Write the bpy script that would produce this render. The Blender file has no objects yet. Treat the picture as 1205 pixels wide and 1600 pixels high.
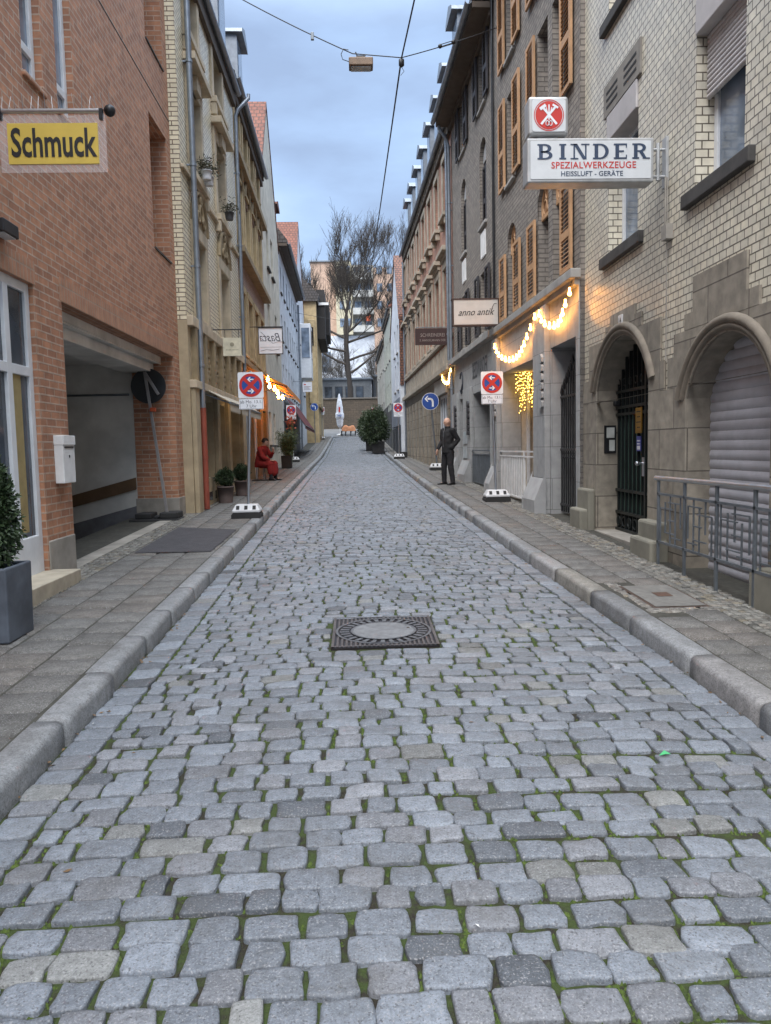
import bpy, bmesh, math, random
import numpy as np
from mathutils import Matrix, Vector
random.seed(7); RNG=np.random.default_rng(11)
R=math.radians; PI=math.pi
SC=bpy.context.scene; COL=SC.collection
# ---------------- camera, sky, sun, exposure ----------------
cam_d=bpy.data.cameras.new('camera'); cam=bpy.data.objects.new('camera',cam_d); COL.objects.link(cam); SC.camera=cam
cam_d.sensor_fit='VERTICAL'; cam_d.sensor_height=24.0; cam_d.lens=24.0*1200/1600; cam_d.clip_start=.05; cam_d.clip_end=2000
cam.matrix_world=Matrix(((0.99909883,0.02392969,-0.03505577,0),(-0.03693003,0.08298883,-0.99586597,0),(-0.02092153,0.99626313,0.08379777,1.7),(0,0,0,1)))
w=bpy.data.worlds.new("World"); SC.world=w; w.use_nodes=True
nt=w.node_tree; nt.nodes.clear(); N=nt.nodes.new; LK=nt.links.new
SUN_EL,SUN_ROT=58,200
sky=N('ShaderNodeTexSky'); sky.sky_type='NISHITA'; sky.sun_disc=False; sky.sun_elevation=R(SUN_EL); sky.sun_rotation=R(SUN_ROT); sky.air_density=1.6; sky.dust_density=2.5; sky.ozone_density=3.0
tc=N('ShaderNodeTexCoord'); sep=N('ShaderNodeSeparateXYZ'); LK(tc.outputs['Generated'],sep.inputs[0])
mp=N('ShaderNodeMapping'); mp.inputs['Scale'].default_value=(1.2,1.0,3.6); LK(tc.outputs['Generated'],mp.inputs[0])
cn=N('ShaderNodeTexNoise'); cn.inputs['Scale'].default_value=2.9; cn.inputs['Detail'].default_value=6; cn.inputs['Roughness'].default_value=.5; LK(mp.outputs[0],cn.inputs['Vector'])
cr=N('ShaderNodeValToRGB'); cr.color_ramp.elements[0].position=.30; cr.color_ramp.elements[0].color=(2.25,3.0,4.45,1)
cr.color_ramp.elements[1].position=.72; cr.color_ramp.elements[1].color=(4.0,5.15,6.7,1); LK(cn.outputs['Fac'],cr.inputs[0])
e=cr.color_ramp.elements.new(.5); e.color=(2.9,4.0,5.9,1)
mx=N('ShaderNodeMix'); mx.data_type='RGBA'; mx.inputs['Factor'].default_value=.9; LK(sky.outputs[0],mx.inputs['A']); LK(cr.outputs[0],mx.inputs['B'])
# overcast luminance: the zenith is brighter than the band above the roofs
el=N('ShaderNodeValToRGB'); el.color_ramp.elements[0].position=.46; el.color_ramp.elements[0].color=(1,1,1,1); el.color_ramp.elements[1].position=.90; el.color_ramp.elements[1].color=(4.9,4.3,3.55,1); LK(sep.outputs['Z'],el.inputs[0])
ml=N('ShaderNodeVectorMath'); ml.operation='MULTIPLY'; LK(mx.outputs['Result'],ml.inputs[0]); LK(el.outputs[0],ml.inputs[1])
bg=N('ShaderNodeBackground'); bg.inputs['Strength'].default_value=.0465; LK(ml.outputs[0],bg.inputs[0])
wo=N('ShaderNodeOutputWorld'); LK(bg.outputs[0],wo.inputs[0])
sd=bpy.data.lights.new('sun','SUN'); sd.energy=1.5; sd.angle=R(60); sd.color=(1.0,.965,.92)
so=bpy.data.objects.new('sun',sd); COL.objects.link(so)
_a=R(SUN_ROT); _sv=Vector((math.sin(_a)*math.cos(R(SUN_EL)),math.cos(_a)*math.cos(R(SUN_EL)),math.sin(R(SUN_EL))))
so.rotation_euler=_sv.to_track_quat('Z','Y').to_euler(); so.location=(0,0,40)
vs=SC.view_settings; vs.view_transform='Standard'; vs.look='None'; vs.exposure=2.0; vs.gamma=1.0
SC.render.film_transparent=False
SC.cycles.max_bounces=8; SC.cycles.diffuse_bounces=5

# ---------------- ground profile ----------------
GP=[(-30,-.825),(0,0),(45,1.24),(67,2.42),(74,2.78),(84,3.8),(100,4.6),(400,20)]
def g(y):
    for (a,b),(c,d) in zip(GP,GP[1:]):
        if y<=c: return b+(d-b)*(y-a)/(c-a)
    return GP[-1][1]
def kl(y): return -1.61-.0085*y
KR=[(-30,2.4),(0,2.26),(6,2.2),(10,2.06),(20,1.86),(28,1.77),(46,1.68),(75,1.55)]
def kr(y):
    for (a,b),(c,d) in zip(KR,KR[1:]):
        if y<=c: return b+(d-b)*(y-a)/(c-a)
    return KR[-1][1]
KH=.12
def sw(y): return g(y)+KH      # pavement level

# ---------------- materials ----------------
def mk(name):
    m=bpy.data.materials.new(name); m.use_nodes=True; n=m.node_tree; b=n.nodes['Principled BSDF']; return m,n,b
def nd(n,t,**k):
    o=n.nodes.new(t)
    for a,v in k.items():
        if a in o.inputs: o.inputs[a].default_value=v
        else: setattr(o,a,v)
    return o
def noise(n,scale,detail=4,rough=.55,vec=None):
    t=nd(n,'ShaderNodeTexNoise',Scale=scale,Detail=detail,Roughness=rough)
    if vec is None:
        c=n.nodes.new('ShaderNodeTexCoord'); vec=c.outputs['Object']
    n.links.new(vec,t.inputs['Vector']); return t
def mixc(n,a,b,f,bt='MIX'):
    m=nd(n,'ShaderNodeMix'); m.data_type='RGBA'; m.blend_type=bt
    for k,v in(('A',a),('B',b)):
        s=[i for i in m.inputs if i.name==k and i.type=='RGBA'][0]
        if isinstance(v,(tuple,list)): s.default_value=(*v,1)
        else: n.links.new(v,s)
    fs=m.inputs['Factor']
    if isinstance(f,(int,float)): fs.default_value=f
    else: n.links.new(f,fs)
    return [o for o in m.outputs if o.type=='RGBA'][0]
def mrange(n,v,a,b,c,d):
    m=nd(n,'ShaderNodeMapRange'); m.inputs[1].default_value=a; m.inputs[2].default_value=b; m.inputs[3].default_value=c; m.inputs[4].default_value=d
    n.links.new(v,m.inputs[0]); return m.outputs[0]
def bump(n,b,h,st=.3,dist=.01):
    u=nd(n,'ShaderNodeBump',Strength=st,Distance=dist); n.links.new(h,u.inputs['Height']); n.links.new(u.outputs[0],b.inputs['Normal'])
MC={}
def plain(name,c,rough=.6,metal=0.,var=.18,scale=6.,bmp=.15,dirt=.0,emit=None):
    if name in MC: return MC[name]
    m,n,b=mk(name); t=noise(n,scale); t2=noise(n,scale*.17,3)
    f=mrange(n,t.outputs[0],.3,.7,1-var,1+var); f2=mrange(n,t2.outputs[0],.3,.7,1-var*.8,1+var*.8)
    v=nd(n,'ShaderNodeMath',operation='MULTIPLY'); n.links.new(f,v.inputs[0]); n.links.new(f2,v.inputs[1])
    s=nd(n,'ShaderNodeVectorMath',operation='SCALE'); s.inputs[0].default_value=c; n.links.new(v.outputs[0],s.inputs['Scale'])
    out=s.outputs[0]
    if dirt:
        d=noise(n,1.3,8,.7); out=mixc(n,out,tuple(x*.45 for x in c),mrange(n,d.outputs[0],.52,.75,0,dirt))
    n.links.new(out,b.inputs['Base Color']); b.inputs['Roughness'].default_value=rough; b.inputs['Metallic'].default_value=metal
    if bmp: 
        t3=noise(n,scale*9,3); bump(n,b,t3.outputs[0],bmp,.004)
    if emit: b.inputs['Emission Color'].default_value=(*emit[0],1); b.inputs['Emission Strength'].default_value=emit[1]
    MC[name]=m; return m
def brick(name,c1,c2,cm,bw,rh,ms,rough=.7,bst=.5,var=.25,dirt=.35,off=.5,rot=False,dirtc=None,rvar=0):
    if name in MC: return MC[name]
    m,n,b=mk(name); uv=n.nodes.new('ShaderNodeUVMap'); vec=uv.outputs[0]
    if rot:
        mpg=nd(n,'ShaderNodeMapping'); mpg.inputs['Rotation'].default_value=(0,0,PI/2); n.links.new(vec,mpg.inputs[0]); vec=mpg.outputs[0]
    k=nd(n,'ShaderNodeTexBrick'); k.offset=off; n.links.new(vec,k.inputs['Vector'])
    k.inputs['Color1'].default_value=(*c1,1);k.inputs['Color2'].default_value=(*c2,1);k.inputs['Mortar'].default_value=(*cm,1)
    k.inputs['Scale'].default_value=1;k.inputs['Mortar Size'].default_value=ms;k.inputs['Mortar Smooth'].default_value=.25;k.inputs['Brick Width'].default_value=bw;k.inputs['Row Height'].default_value=rh;k.inputs['Bias'].default_value=-.1
    t=noise(n,7,5); f=mrange(n,t.outputs[0],.3,.7,1-var,1+var)
    s=nd(n,'ShaderNodeVectorMath',operation='SCALE'); n.links.new(k.outputs['Color'],s.inputs[0]); n.links.new(f,s.inputs['Scale'])
    d=noise(n,.55,8,.65); mc=dirtc or tuple(x*.5 for x in c1)
    out=mixc(n,s.outputs[0],mc,mrange(n,d.outputs[0],.48,.78,0,dirt))
    # long vertical run-off marks of old rain
    mp2=nd(n,'ShaderNodeMapping'); mp2.inputs['Scale'].default_value=(3.2,.22,1); n.links.new(uv.outputs[0],mp2.inputs[0])
    st=noise(n,1.0,5,.6,mp2.outputs[0]); out=mixc(n,out,mc,mrange(n,st.outputs[0],.55,.8,0,dirt*.7))
    n.links.new(out,b.inputs['Base Color']); b.inputs['Roughness'].default_value=rough
    t3=noise(n,60,3); h=nd(n,'ShaderNodeMath',operation='MULTIPLY_ADD'); n.links.new(t3.outputs[0],h.inputs[0]); h.inputs[1].default_value=.25
    iv=nd(n,'ShaderNodeMath',operation='SUBTRACT'); iv.inputs[0].default_value=1.; n.links.new(k.outputs['Fac'],iv.inputs[1]); n.links.new(iv.outputs[0],h.inputs[2])
    bump(n,b,h.outputs[0],bst,.008); MC[name]=m; return m
def glassy(name,c,rough=.06,spec=.6,var=.6,sc=1.1):
    if name in MC: return MC[name]
    m,n,b=mk(name); t=noise(n,sc,3); f=mrange(n,t.outputs[0],.35,.65,1-var,1+var)
    s=nd(n,'ShaderNodeVectorMath',operation='SCALE'); s.inputs[0].default_value=c; n.links.new(f,s.inputs['Scale']); n.links.new(s.outputs[0],b.inputs['Base Color'])
    b.inputs['Roughness'].default_value=rough; b.inputs['Specular IOR Level'].default_value=spec; MC[name]=m
    t2=noise(n,1.6,2); bump(n,b,t2.outputs[0],.04,.05)
    return m
def emis(name,c,st):
    if name in MC: return MC[name]
    m,n,b=mk(name); b.inputs['Base Color'].default_value=(*c,1); b.inputs['Emission Color'].default_value=(*c,1); b.inputs['Emission Strength'].default_value=st; MC[name]=m; return m

# ---------------- mesh building ----------------
class Fr:   # facade frame: u along the street, d out of the wall towards the street, z up
    def __init__(s,x0,k,side): # wall line X=x0+k*Y ; side +1 if the street lies at +X
        s.o=Vector((x0,0,0)); s.u=Vector((k,1,0)).normalized(); s.n=Vector((side*s.u.y,-side*s.u.x,0)); s.flip=side>0
    def w(s,p): return (s.o.x+s.u.x*p[0]+s.n.x*p[1], s.u.y*p[0]+s.n.y*p[1], p[2])
class Id:
    flip=False
    def w(s,p): return p
ID=Id()
class Loc:  # local frame at a point, turned by rz
    flip=False
    def __init__(s,x,y,z,rz=0): s.m=Matrix.Translation((x,y,z))@Matrix.Rotation(rz,4,'Z')
    def w(s,p): return tuple(s.m@Vector(p))
class MB:
    def __init__(s,fr=ID): s.fr=fr; s.v=[]; s.f=[]; s.sm=[]
    def poly(s,pts,sm=False):
        i=len(s.v); s.v+= [tuple(p) for p in pts]; s.f.append(tuple(range(i,i+len(pts)))); s.sm.append(sm); return s
    def mesh(s,vs,fs,sm=False):
        i=len(s.v); s.v+=[tuple(p) for p in vs]
        for f in fs: s.f.append(tuple(a+i for a in f)); s.sm.append(sm)
        return s
    def box(s,a0,a1,b0,b1,c0,c1):
        vs=[(a,b,c) for a in(a0,a1) for b in(b0,b1) for c in(c0,c1)]
        return s.mesh(vs,[(0,1,3,2),(4,6,7,5),(0,4,5,1),(2,3,7,6),(0,2,6,4),(1,5,7,3)])
    def obox(s,c,ax,ay,az):   # oriented box from centre and three half vectors
        c=Vector(c);ax=Vector(ax);ay=Vector(ay);az=Vector(az)
        vs=[tuple(c+i*ax+j*ay+k*az) for i in(-1,1) for j in(-1,1) for k in(-1,1)]
        return s.mesh(vs,[(0,1,3,2),(4,6,7,5),(0,4,5,1),(2,3,7,6),(0,2,6,4),(1,5,7,3)])
    def bar(s,p,q,wd,th=None,up=(0,0,1)):
        p=Vector(p);q=Vector(q);d=q-p; th=th or wd; t=d.normalized(); x=t.cross(Vector(up))
        if x.length<1e-3: x=t.cross(Vector((1,0,0)))
        x.normalize(); y=x.cross(t); return s.obox((p+q)/2,x*wd/2,y*th/2,d/2)
    def prism(s,pl,b0,b1,ax='d'):   # polygon given in (u,z) swept along d, or in (d,z) swept along u
        n=len(pl); F=(lambda a,b,c:(a,c,b)) if ax=='d' else ((lambda a,b,c:(c,a,b)) if ax=='u' else (lambda a,b,c:(a,b,c)))
        vs=[F(a,b,b0) for a,b in pl]+[F(a,b,b1) for a,b in pl]
        fs=[tuple(range(n)),tuple(range(2*n-1,n-1,-1))]+[(i,(i+1)%n+0,(i+1)%n+n,i+n) for i in range(n)]
        return s.mesh(vs,fs)
    def tube(s,pts,r,n=8,cap=True,sm=True):
        pts=[Vector(p) for p in pts]; rr=r if isinstance(r,(list,tuple)) else [r]*len(pts); rings=[]; prev=None
        for i,p in enumerate(pts):
            t=(pts[min(i+1,len(pts)-1)]-pts[max(i-1,0)]).normalized()
            if prev is None:
                x=t.cross(Vector((0,0,1)));  x=t.cross(Vector((1,0,0))) if x.length<1e-3 else x
            else: x=prev-t*prev.dot(t)
            x.normalize(); prev=x; y=t.cross(x); rings.append([tuple(p+(x*math.cos(2*PI*k/n)+y*math.sin(2*PI*k/n))*rr[i]) for k in range(n)])
        vs=[q for rg in rings for q in rg]; fs=[]
        for i in range(len(pts)-1):
            for k in range(n): fs.append((i*n+k,i*n+(k+1)%n,(i+1)*n+(k+1)%n,(i+1)*n+k))
        s.mesh(vs,fs,sm)
        if cap: s.poly(rings[0][::-1]); s.poly(rings[-1])
        return s
    def lathe(s,c,prof,n=16,sm=True,axis='z',sx=1.,sy=1.):
        vs=[];fs=[]
        for r,h in prof:
            for k in range(n):
                a=2*PI*k/n; x,y=r*math.cos(a)*sx,r*math.sin(a)*sy
                vs.append((c[0]+x,c[1]+y,c[2]+h) if axis=='z' else ((c[0]+x,c[1]+h,c[2]+y) if axis=='y' else (c[0]+h,c[1]+x,c[2]+y)))
        for i in range(len(prof)-1):
            for k in range(n): fs.append((i*n+k,i*n+(k+1)%n,(i+1)*n+(k+1)%n,(i+1)*n+k))
        s.mesh(vs,fs,sm)
        if prof[0][0]>1e-4: s.poly(vs[:n][::-1])
        if prof[-1][0]>1e-4: s.poly(vs[-n:])
        return s
    def ball(s,c,r,n=10,m=6): return s.lathe(c,[(r*math.sin(PI*i/m)+1e-5,-r*math.cos(PI*i/m)) for i in range(m+1)],n)
    def build(s,name,mat,parent=None,bev=0,uvs=True):
        base=Vector((0,0,0))
        if parent is not None:
            q=parent
            while q is not None: base=base+q.location; q=q.parent
        W=[s.fr.w(p) for p in s.v]
        if parent is None and W:
            xs=[p[0] for p in W];ys=[p[1] for p in W];zs=[p[2] for p in W]; base=Vector(((min(xs)+max(xs))/2,(min(ys)+max(ys))/2,min(zs)))
        W=[(p[0]-base.x,p[1]-base.y,p[2]-base.z) for p in W]
        F=[f[::-1] for f in s.f] if s.fr.flip else s.f
        me=bpy.data.meshes.new(name); me.from_pydata(W,[],F)
        if uvs:
            ul=me.uv_layers.new(name='UVMap'); co=np.empty(len(me.loops)*2,dtype=np.float32); L=s.v; i=0
            for f in F:
                a=L[f[0]];b=L[f[1]];c=L[f[2]]
                e1=(b[0]-a[0],b[1]-a[1],b[2]-a[2]);e2=(c[0]-a[0],c[1]-a[1],c[2]-a[2])
                n0=abs(e1[1]*e2[2]-e1[2]*e2[1]);n1=abs(e1[2]*e2[0]-e1[0]*e2[2]);n2=abs(e1[0]*e2[1]-e1[1]*e2[0])
                j,k=(1,2) if n0>=n1 and n0>=n2 else ((0,2) if n1>=n2 else (0,1))
                for vi in f:
                    p=L[vi]; co[i]=p[j]; co[i+1]=p[k]; i+=2
            ul.data.foreach_set('uv',co)
        if any(s.sm): me.polygons.foreach_set('use_smooth',s.sm)
        o=bpy.data.objects.new(name,me); COL.objects.link(o)
        if isinstance(mat,(list,tuple)): [me.materials.append(x) for x in mat]
        else: me.materials.append(mat)
        if parent is not None: o.parent=parent
        else: o.location=base
        if bev:
            b=o.modifiers.new('edge','BEVEL'); b.width=bev; b.segments=2; b.limit_method='ANGLE'; b.angle_limit=R(40)
        return o
def thing(name,label,cat,loc,group=None):
    o=bpy.data.objects.new(name,None); COL.objects.link(o); o.location=loc; o.empty_display_size=.2; return tag(o,label,cat,group)
def tag(o,label,cat,group=None,kind=None):
    if label: o['label']=label
    if cat: o['category']=cat
    if group: o['group']=group
    if kind: o['kind']=kind
    return o
def struct(o): o['kind']='structure'; return o
def textmesh(mb,s,size,place,cx=0,bold=0.,sx=1.,shear=0.,spacing=1.,font=None):
    """lettering as flat faces; place(x,y)->point, centred on cx"""
    c=bpy.data.curves.new('t','FONT'); c.body=s; c.size=size; c.align_x='CENTER'; c.align_y='CENTER'; c.offset=bold*size; c.shear=shear; c.space_character=spacing; c.resolution_u=3; c.fill_mode='FRONT'
    o=bpy.data.objects.new('t',c); COL.objects.link(o); dg=bpy.context.evaluated_depsgraph_get(); me=bpy.data.meshes.new_from_object(o.evaluated_get(dg))
    vs=[place(cx+v.co.x*sx,v.co.y) for v in me.vertices]; mb.mesh(vs,[tuple(p.vertices) for p in me.polygons])
    bpy.data.objects.remove(o); bpy.data.curves.remove(c); bpy.data.meshes.remove(me)
def arcpts(u0,u1,z1,rise,n=14):
    if rise<=0: return [(u0,z1),(u1,z1)]
    h=(u1-u0)/2; Rr=(h*h+rise*rise)/(2*rise); zc=z1+rise-Rr; a0=math.asin(min(1,h/Rr)) if rise<=h else PI-math.asin(h/Rr)
    return [((u0+u1)/2+Rr*math.sin(-a0+2*a0*i/n), zc+Rr*math.cos(-a0+2*a0*i/n)) for i in range(n+1)]
def wall(mb,u0,u1,z0,z1,ops,rec=.2,d=0.,reveal=True):
    """front sheet with holes and reveals. op=(u0,u1,z0,z1,rise,rec)"""
    ops=[tuple(o)+((0,) if len(o)<5 else ())+((rec,) if len(o)<6 else ()) for o in ops]
    ops=[o if len(o)==6 else o+(rec,) for o in ops]
    us=sorted({u0,u1}|{x for o in ops for x in o[:2] if u0<x<u1}); zs=sorted({z0,z1}|{x for o in ops for x in(o[2],o[3]+o[4]) if z0<x<z1})
    for a,b in zip(us,us[1:]):
        for c,e in zip(zs,zs[1:]):
            m=((a+b)/2,(c+e)/2)
            if any(o[0]<m[0]<o[1] and o[2]<m[1]<o[3]+o[4] for o in ops): continue
            mb.poly([(a,d,c),(b,d,c),(b,d,e),(a,d,e)])
    for o in ops:
        a,b,c,e,rs,rc=o; ap=arcpts(a,b,e,rs); path=[(a,c)]+ap+[(b,c)]; zt=e+rs
        if rs>0 and zt<=z1:
            for p,q in zip(ap,ap[1:]): mb.poly([(p[0],d,p[1]),(q[0],d,q[1]),(q[0],d,zt+1e-4),(p[0],d,zt+1e-4)])
        if not reveal: continue
        for p,q in zip(path,path[1:]): mb.poly([(p[0],d,p[1]),(p[0],d-rc,p[1]),(q[0],d-rc,q[1]),(q[0],d,q[1])])
        mb.poly([(a,d,c),(b,d,c),(b,d-rc,c),(a,d-rc,c)])
def shell(mb,u0,u1,z0,z1,D=7,d=0.,top=True):
    mb.poly([(u0,d,z0),(u0,d,z1),(u0,-D,z1),(u0,-D,z0)]); mb.poly([(u1,d,z0),(u1,-D,z0),(u1,-D,z1),(u1,d,z1)]); mb.poly([(u0,-D,z0),(u1,-D,z0),(u1,-D,z1),(u0,-D,z1)])
    if top: mb.poly([(u0,d,z1),(u1,d,z1),(u1,-D,z1),(u0,-D,z1)])
def window(fr,par,u0,u1,z0,z1,d=-.18,fw=.055,nv=1,hs=(),fm=None,pm=None,rise=0,sill=None,sm=None,shut=None,name='window',curtain=None,pd=.03):
    """frame > pane, sill, shutter"""
    fm=fm or MC['white_frame']; pm=pm or MC['pane']; mb=MB(fr); t=.05
    ap=arcpts(u0,u1,z1,rise); ins=arcpts(u0+fw,u1-fw,z1,max(0,rise-fw)) if rise>0 else [(u0+fw,z1-fw),(u1-fw,z1-fw)]
    zt=z1+rise
    mb.box(u0,u0+fw,d-t,d,z0,z1); mb.box(u1-fw,u1,d-t,d,z0,z1); mb.box(u0+fw,u1-fw,d-t,d,z0,z0+fw*1.2)
    if rise>0:
        for p,q,a,b in zip(ap,ap[1:],ins,ins[1:]): mb.poly([(p[0],d,p[1]),(q[0],d,q[1]),(b[0],d,b[1]),(a[0],d,a[1])]); mb.poly([(a[0],d,a[1]),(b[0],d,b[1]),(b[0],d-t,b[1]),(a[0],d-t,a[1])])
    else: mb.box(u0+fw,u1-fw,d-t,d,z1-fw,z1)
    for k in range(1,nv+1):
        x=u0+(u1-u0)*k/(nv+1); mb.box(x-fw*.55,x+fw*.55,d-t+.004,d+.006,z0+fw*1.2,zt-fw if rise<=0 else z1)
    for h in hs: mb.box(u0+fw,u1-fw,d-t+.006,d+.004,h-fw*.5,h+fw*.5)
    o=mb.build(name,fm,par,bev=.006)
    pp=MB(fr); q=[(u0+fw*.5,z0+fw*.5)]+[(u1-fw*.5,z0+fw*.5)]+([(a,b-.01) for a,b in ap[::-1][1:-1]] if rise>0 else [(u1-fw*.5,z1-fw*.5),(u0+fw*.5,z1-fw*.5)])
    pp.prism(q,d-pd-.012,d-pd); pp.build('pane',pm,o)
    if sill:
        so_,sh,ov=sill; s=MB(fr); s.box(u0-ov,u1+ov,d-.03,so_,z0-sh,z0-.003); s.build('sill',sm,o,bev=.012)
    if shut:
        wd,mat,sides=shut[:3]
        for sd_ in sides:
            a0=u0-wd-.03 if sd_<0 else u1+.03; shutter(fr,o,a0,a0+wd,z0+.01,z1+(shut[3] if len(shut)>3 else 0),mat,.035)
    return o
def shutter(fr,par,a0,a1,z0,z1,mat,d0=.03,rails=3,lv=1):
    s=MB(fr); t=.045; st=.07
    s.box(a0,a0+st,d0,d0+t,z0,z1); s.box(a1-st,a1,d0,d0+t,z0,z1); hs=[z0+(z1-z0)*i/(rails-1) for i in range(rails)]
    hs[1]=z0+(z1-z0)*.42 if rails==3 else hs[1]
    for h in hs: s.box(a0+st,a1-st,d0+.003,d0+t-.003,max(z0,h-.06),min(z1,h+.06))
    z=z0+.09
    while z<z1-.09:
        if all(abs(z-h)>.075 for h in hs): s.obox(((a0+a1)/2,d0+t*.5,z),((a1-a0)/2-st,0,0),(0,.016,-.019),(0,.003,.004))
        z+=.066
    return s.build('shutter',mat,par)
# ---------------- palette ----------------
plain('white_frame',(.62,.64,.67),.45,var=.08); plain('cream_frame',(.42,.38,.30),.5,var=.1); plain('dark_frame',(.05,.05,.055),.5); plain('black_metal',(.022,.023,.026),.42,.4,var=.25); plain('grey_metal',(.16,.18,.20),.42,.55,var=.2,bmp=.05); plain('zinc',(.25,.28,.32),.42,.6,var=.15,bmp=.05); plain('steel',(.5,.52,.55),.3,.9,var=.1,bmp=.05)
plain('white_paint',(.68,.68,.68),.5,var=.1,dirt=.25); plain('white_plastic',(.55,.56,.58),.5,var=.1,dirt=.4); plain('black_rubber',(.02,.02,.021),.8); plain('rust_red',(.24,.055,.032),.55,var=.15,dirt=.3)
plain('dark_sill',(.055,.052,.05),.8,var=.25); plain('louvre_box',(.20,.185,.165),.8,var=.15); plain('roller',(.42,.40,.40),.6,var=.08)
plain('ochre_stone',(.42,.32,.18),.85,dirt=.5,var=.2,scale=3,bmp=.3); plain('beige_stone',(.50,.44,.34),.85,dirt=.5,var=.2,scale=3,bmp=.3); plain('grey_stone',(.30,.29,.275),.85,dirt=.45,var=.2,scale=3,bmp=.3); plain('dark_soffit',(.085,.065,.05),.8,dirt=.4); plain('brown_wood',(.12,.07,.035),.6)
plain('plaster_cream',(.50,.47,.40),.9,dirt=.3,scale=2.5); plain('plaster_white',(.52,.55,.60),.9,dirt=.25,scale=2.5); plain('plaster_grey',(.33,.335,.34),.9,dirt=.35,scale=2.5); plain('plaster_inside',(.55,.54,.51),.9,dirt=.2,scale=2); plain('inside_grey',(.13,.13,.14),.85,dirt=.3); plain('concrete',(.27,.25,.22),.9,dirt=.5,var=.2,scale=4,bmp=.4); plain('zinc_roof',(.20,.23,.27),.5,.3)
plain('shutter_wood',(.43,.25,.13),.6,var=.15,dirt=.3); plain('shutter_dark',(.035,.032,.036),.6); plain('asphalt_patch',(.052,.05,.056),.95,var=.2,scale=30,bmp=.6); plain('terracotta',(.10,.075,.07),.8); plain('slate_pot',(.085,.10,.125),.65,var=.3,dirt=.4); plain('soil',(.03,.022,.016),1)
plain('leather',(.012,.012,.013),.35); plain('cloth_black',(.010,.010,.012),.85,bmp=.4); plain('cloth_dark',(.013,.013,.016),.9,bmp=.4); plain('skin',(.50,.30,.22),.5,var=.06,bmp=0); plain('cloth_red',(.20,.009,.008),.85,bmp=.4); plain('hair_dark',(.012,.01,.009),.6,scale=40)
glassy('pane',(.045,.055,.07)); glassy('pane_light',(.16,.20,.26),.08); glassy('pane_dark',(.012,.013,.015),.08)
brick('brick_red',(.42,.20,.112),(.27,.125,.075),(.40,.29,.22),.25,.0833,.010,.75,.6,.2,.38)
brick('brick_soldier',(.41,.205,.12),(.35,.17,.10),(.33,.23,.17),.24,.0833,.011,.75,.5,.16,.2,off=0,rot=True)
brick('brick_cream',(.74,.67,.50),(.66,.59,.43),(.15,.10,.065),.25,.0833,.010,.35,.5,.14,.25)
brick('brick_pale',(.64,.595,.485),(.55,.52,.44),(.11,.095,.075),.135,.0833,.0075,.32,.55,.15,.45,dirtc=(.17,.14,.12))
brick('brick_grey',(.255,.225,.195),(.185,.165,.147),(.115,.10,.09),.25,.0833,.012,.85,.5,.25,.4)
brick('brick_pink',(.40,.215,.155),(.34,.175,.125),(.25,.16,.12),.25,.0833,.009,.8,.4,.15,.3)
brick('brick_mauve',(.38,.26,.205),(.32,.21,.165),(.2,.15,.12),.25,.0833,.009,.8,.4,.15,.3)
brick('stone_blocks',(.27,.24,.195),(.22,.195,.16),(.085,.072,.06),.8,.46,.008,.85,.4,.25,.5)
brick('stone_grey_blocks',(.33,.335,.335),(.30,.305,.31),(.17,.17,.17),.75,.55,.006,.85,.3,.12,.35)
brick('stone_beige_blocks',(.25,.225,.185),(.215,.19,.155),(.12,.10,.08),.9,.42,.012,.85,.4,.2,.45)
brick('roof_tiles',(.19,.068,.042),(.13,.046,.03),(.06,.03,.022),.22,.2,.02,.8,1.0,.3,.4)
brick('roof_dark',(.085,.075,.07),(.065,.06,.06),(.025,.022,.02),.22,.2,.02,.8,1.0,.3,.4)
brick('tile_brown',(.20,.085,.05),(.13,.055,.04),(.03,.018,.015),.18,.14,.02,.7,1.0,.3,.3)
brick('wall_dark',(.085,.065,.047),(.062,.05,.038),(.04,.032,.026),.6,.25,.014,.9,.5,.3,.4)
# ---------------- the ground ----------------
def attrmat(name,rough,col='tone',nscale=26,bst=.35,spec=.5,spots=True):
    m,n,b=mk(name); a=nd(n,'ShaderNodeVertexColor'); a.layer_name=col
    t=noise(n,nscale,6,.65); t0=noise(n,nscale*4.3,4,.7); f0=nd(n,'ShaderNodeMath',operation='MULTIPLY'); n.links.new(mrange(n,t.outputs[0],.3,.7,.72,1.24),f0.inputs[0]); n.links.new(mrange(n,t0.outputs[0],.3,.7,.70,1.30),f0.inputs[1]); f=f0.outputs[0]; s=nd(n,'ShaderNodeVectorMath',operation='SCALE'); n.links.new(a.outputs[0],s.inputs[0]); n.links.new(f,s.inputs['Scale'])
    out=s.outputs[0]
    if spots:
        v=noise(n,130,2,.5); out=mixc(n,out,(.33,.33,.34),mrange(n,v.outputs[0],.58,.68,0,.75)); v2=noise(n,105,2,.5); out=mixc(n,out,(.05,.05,.055),mrange(n,v2.outputs[0],.58,.70,0,.75)); v3=noise(n,2.2,6,.7); out=mixc(n,out,(.085,.08,.072),mrange(n,v3.outputs[0],.50,.72,0,.5))
    n.links.new(out,b.inputs['Base Color']); b.inputs['Specular IOR Level'].default_value=spec
    rn=noise(n,9,4); n.links.new(mrange(n,rn.outputs[0],.3,.7,rough-.1,rough+.12),b.inputs['Roughness'])
    t3=noise(n,55,7,.75); bump(n,b,t3.outputs[0],bst*1.9,.008); return m
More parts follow.
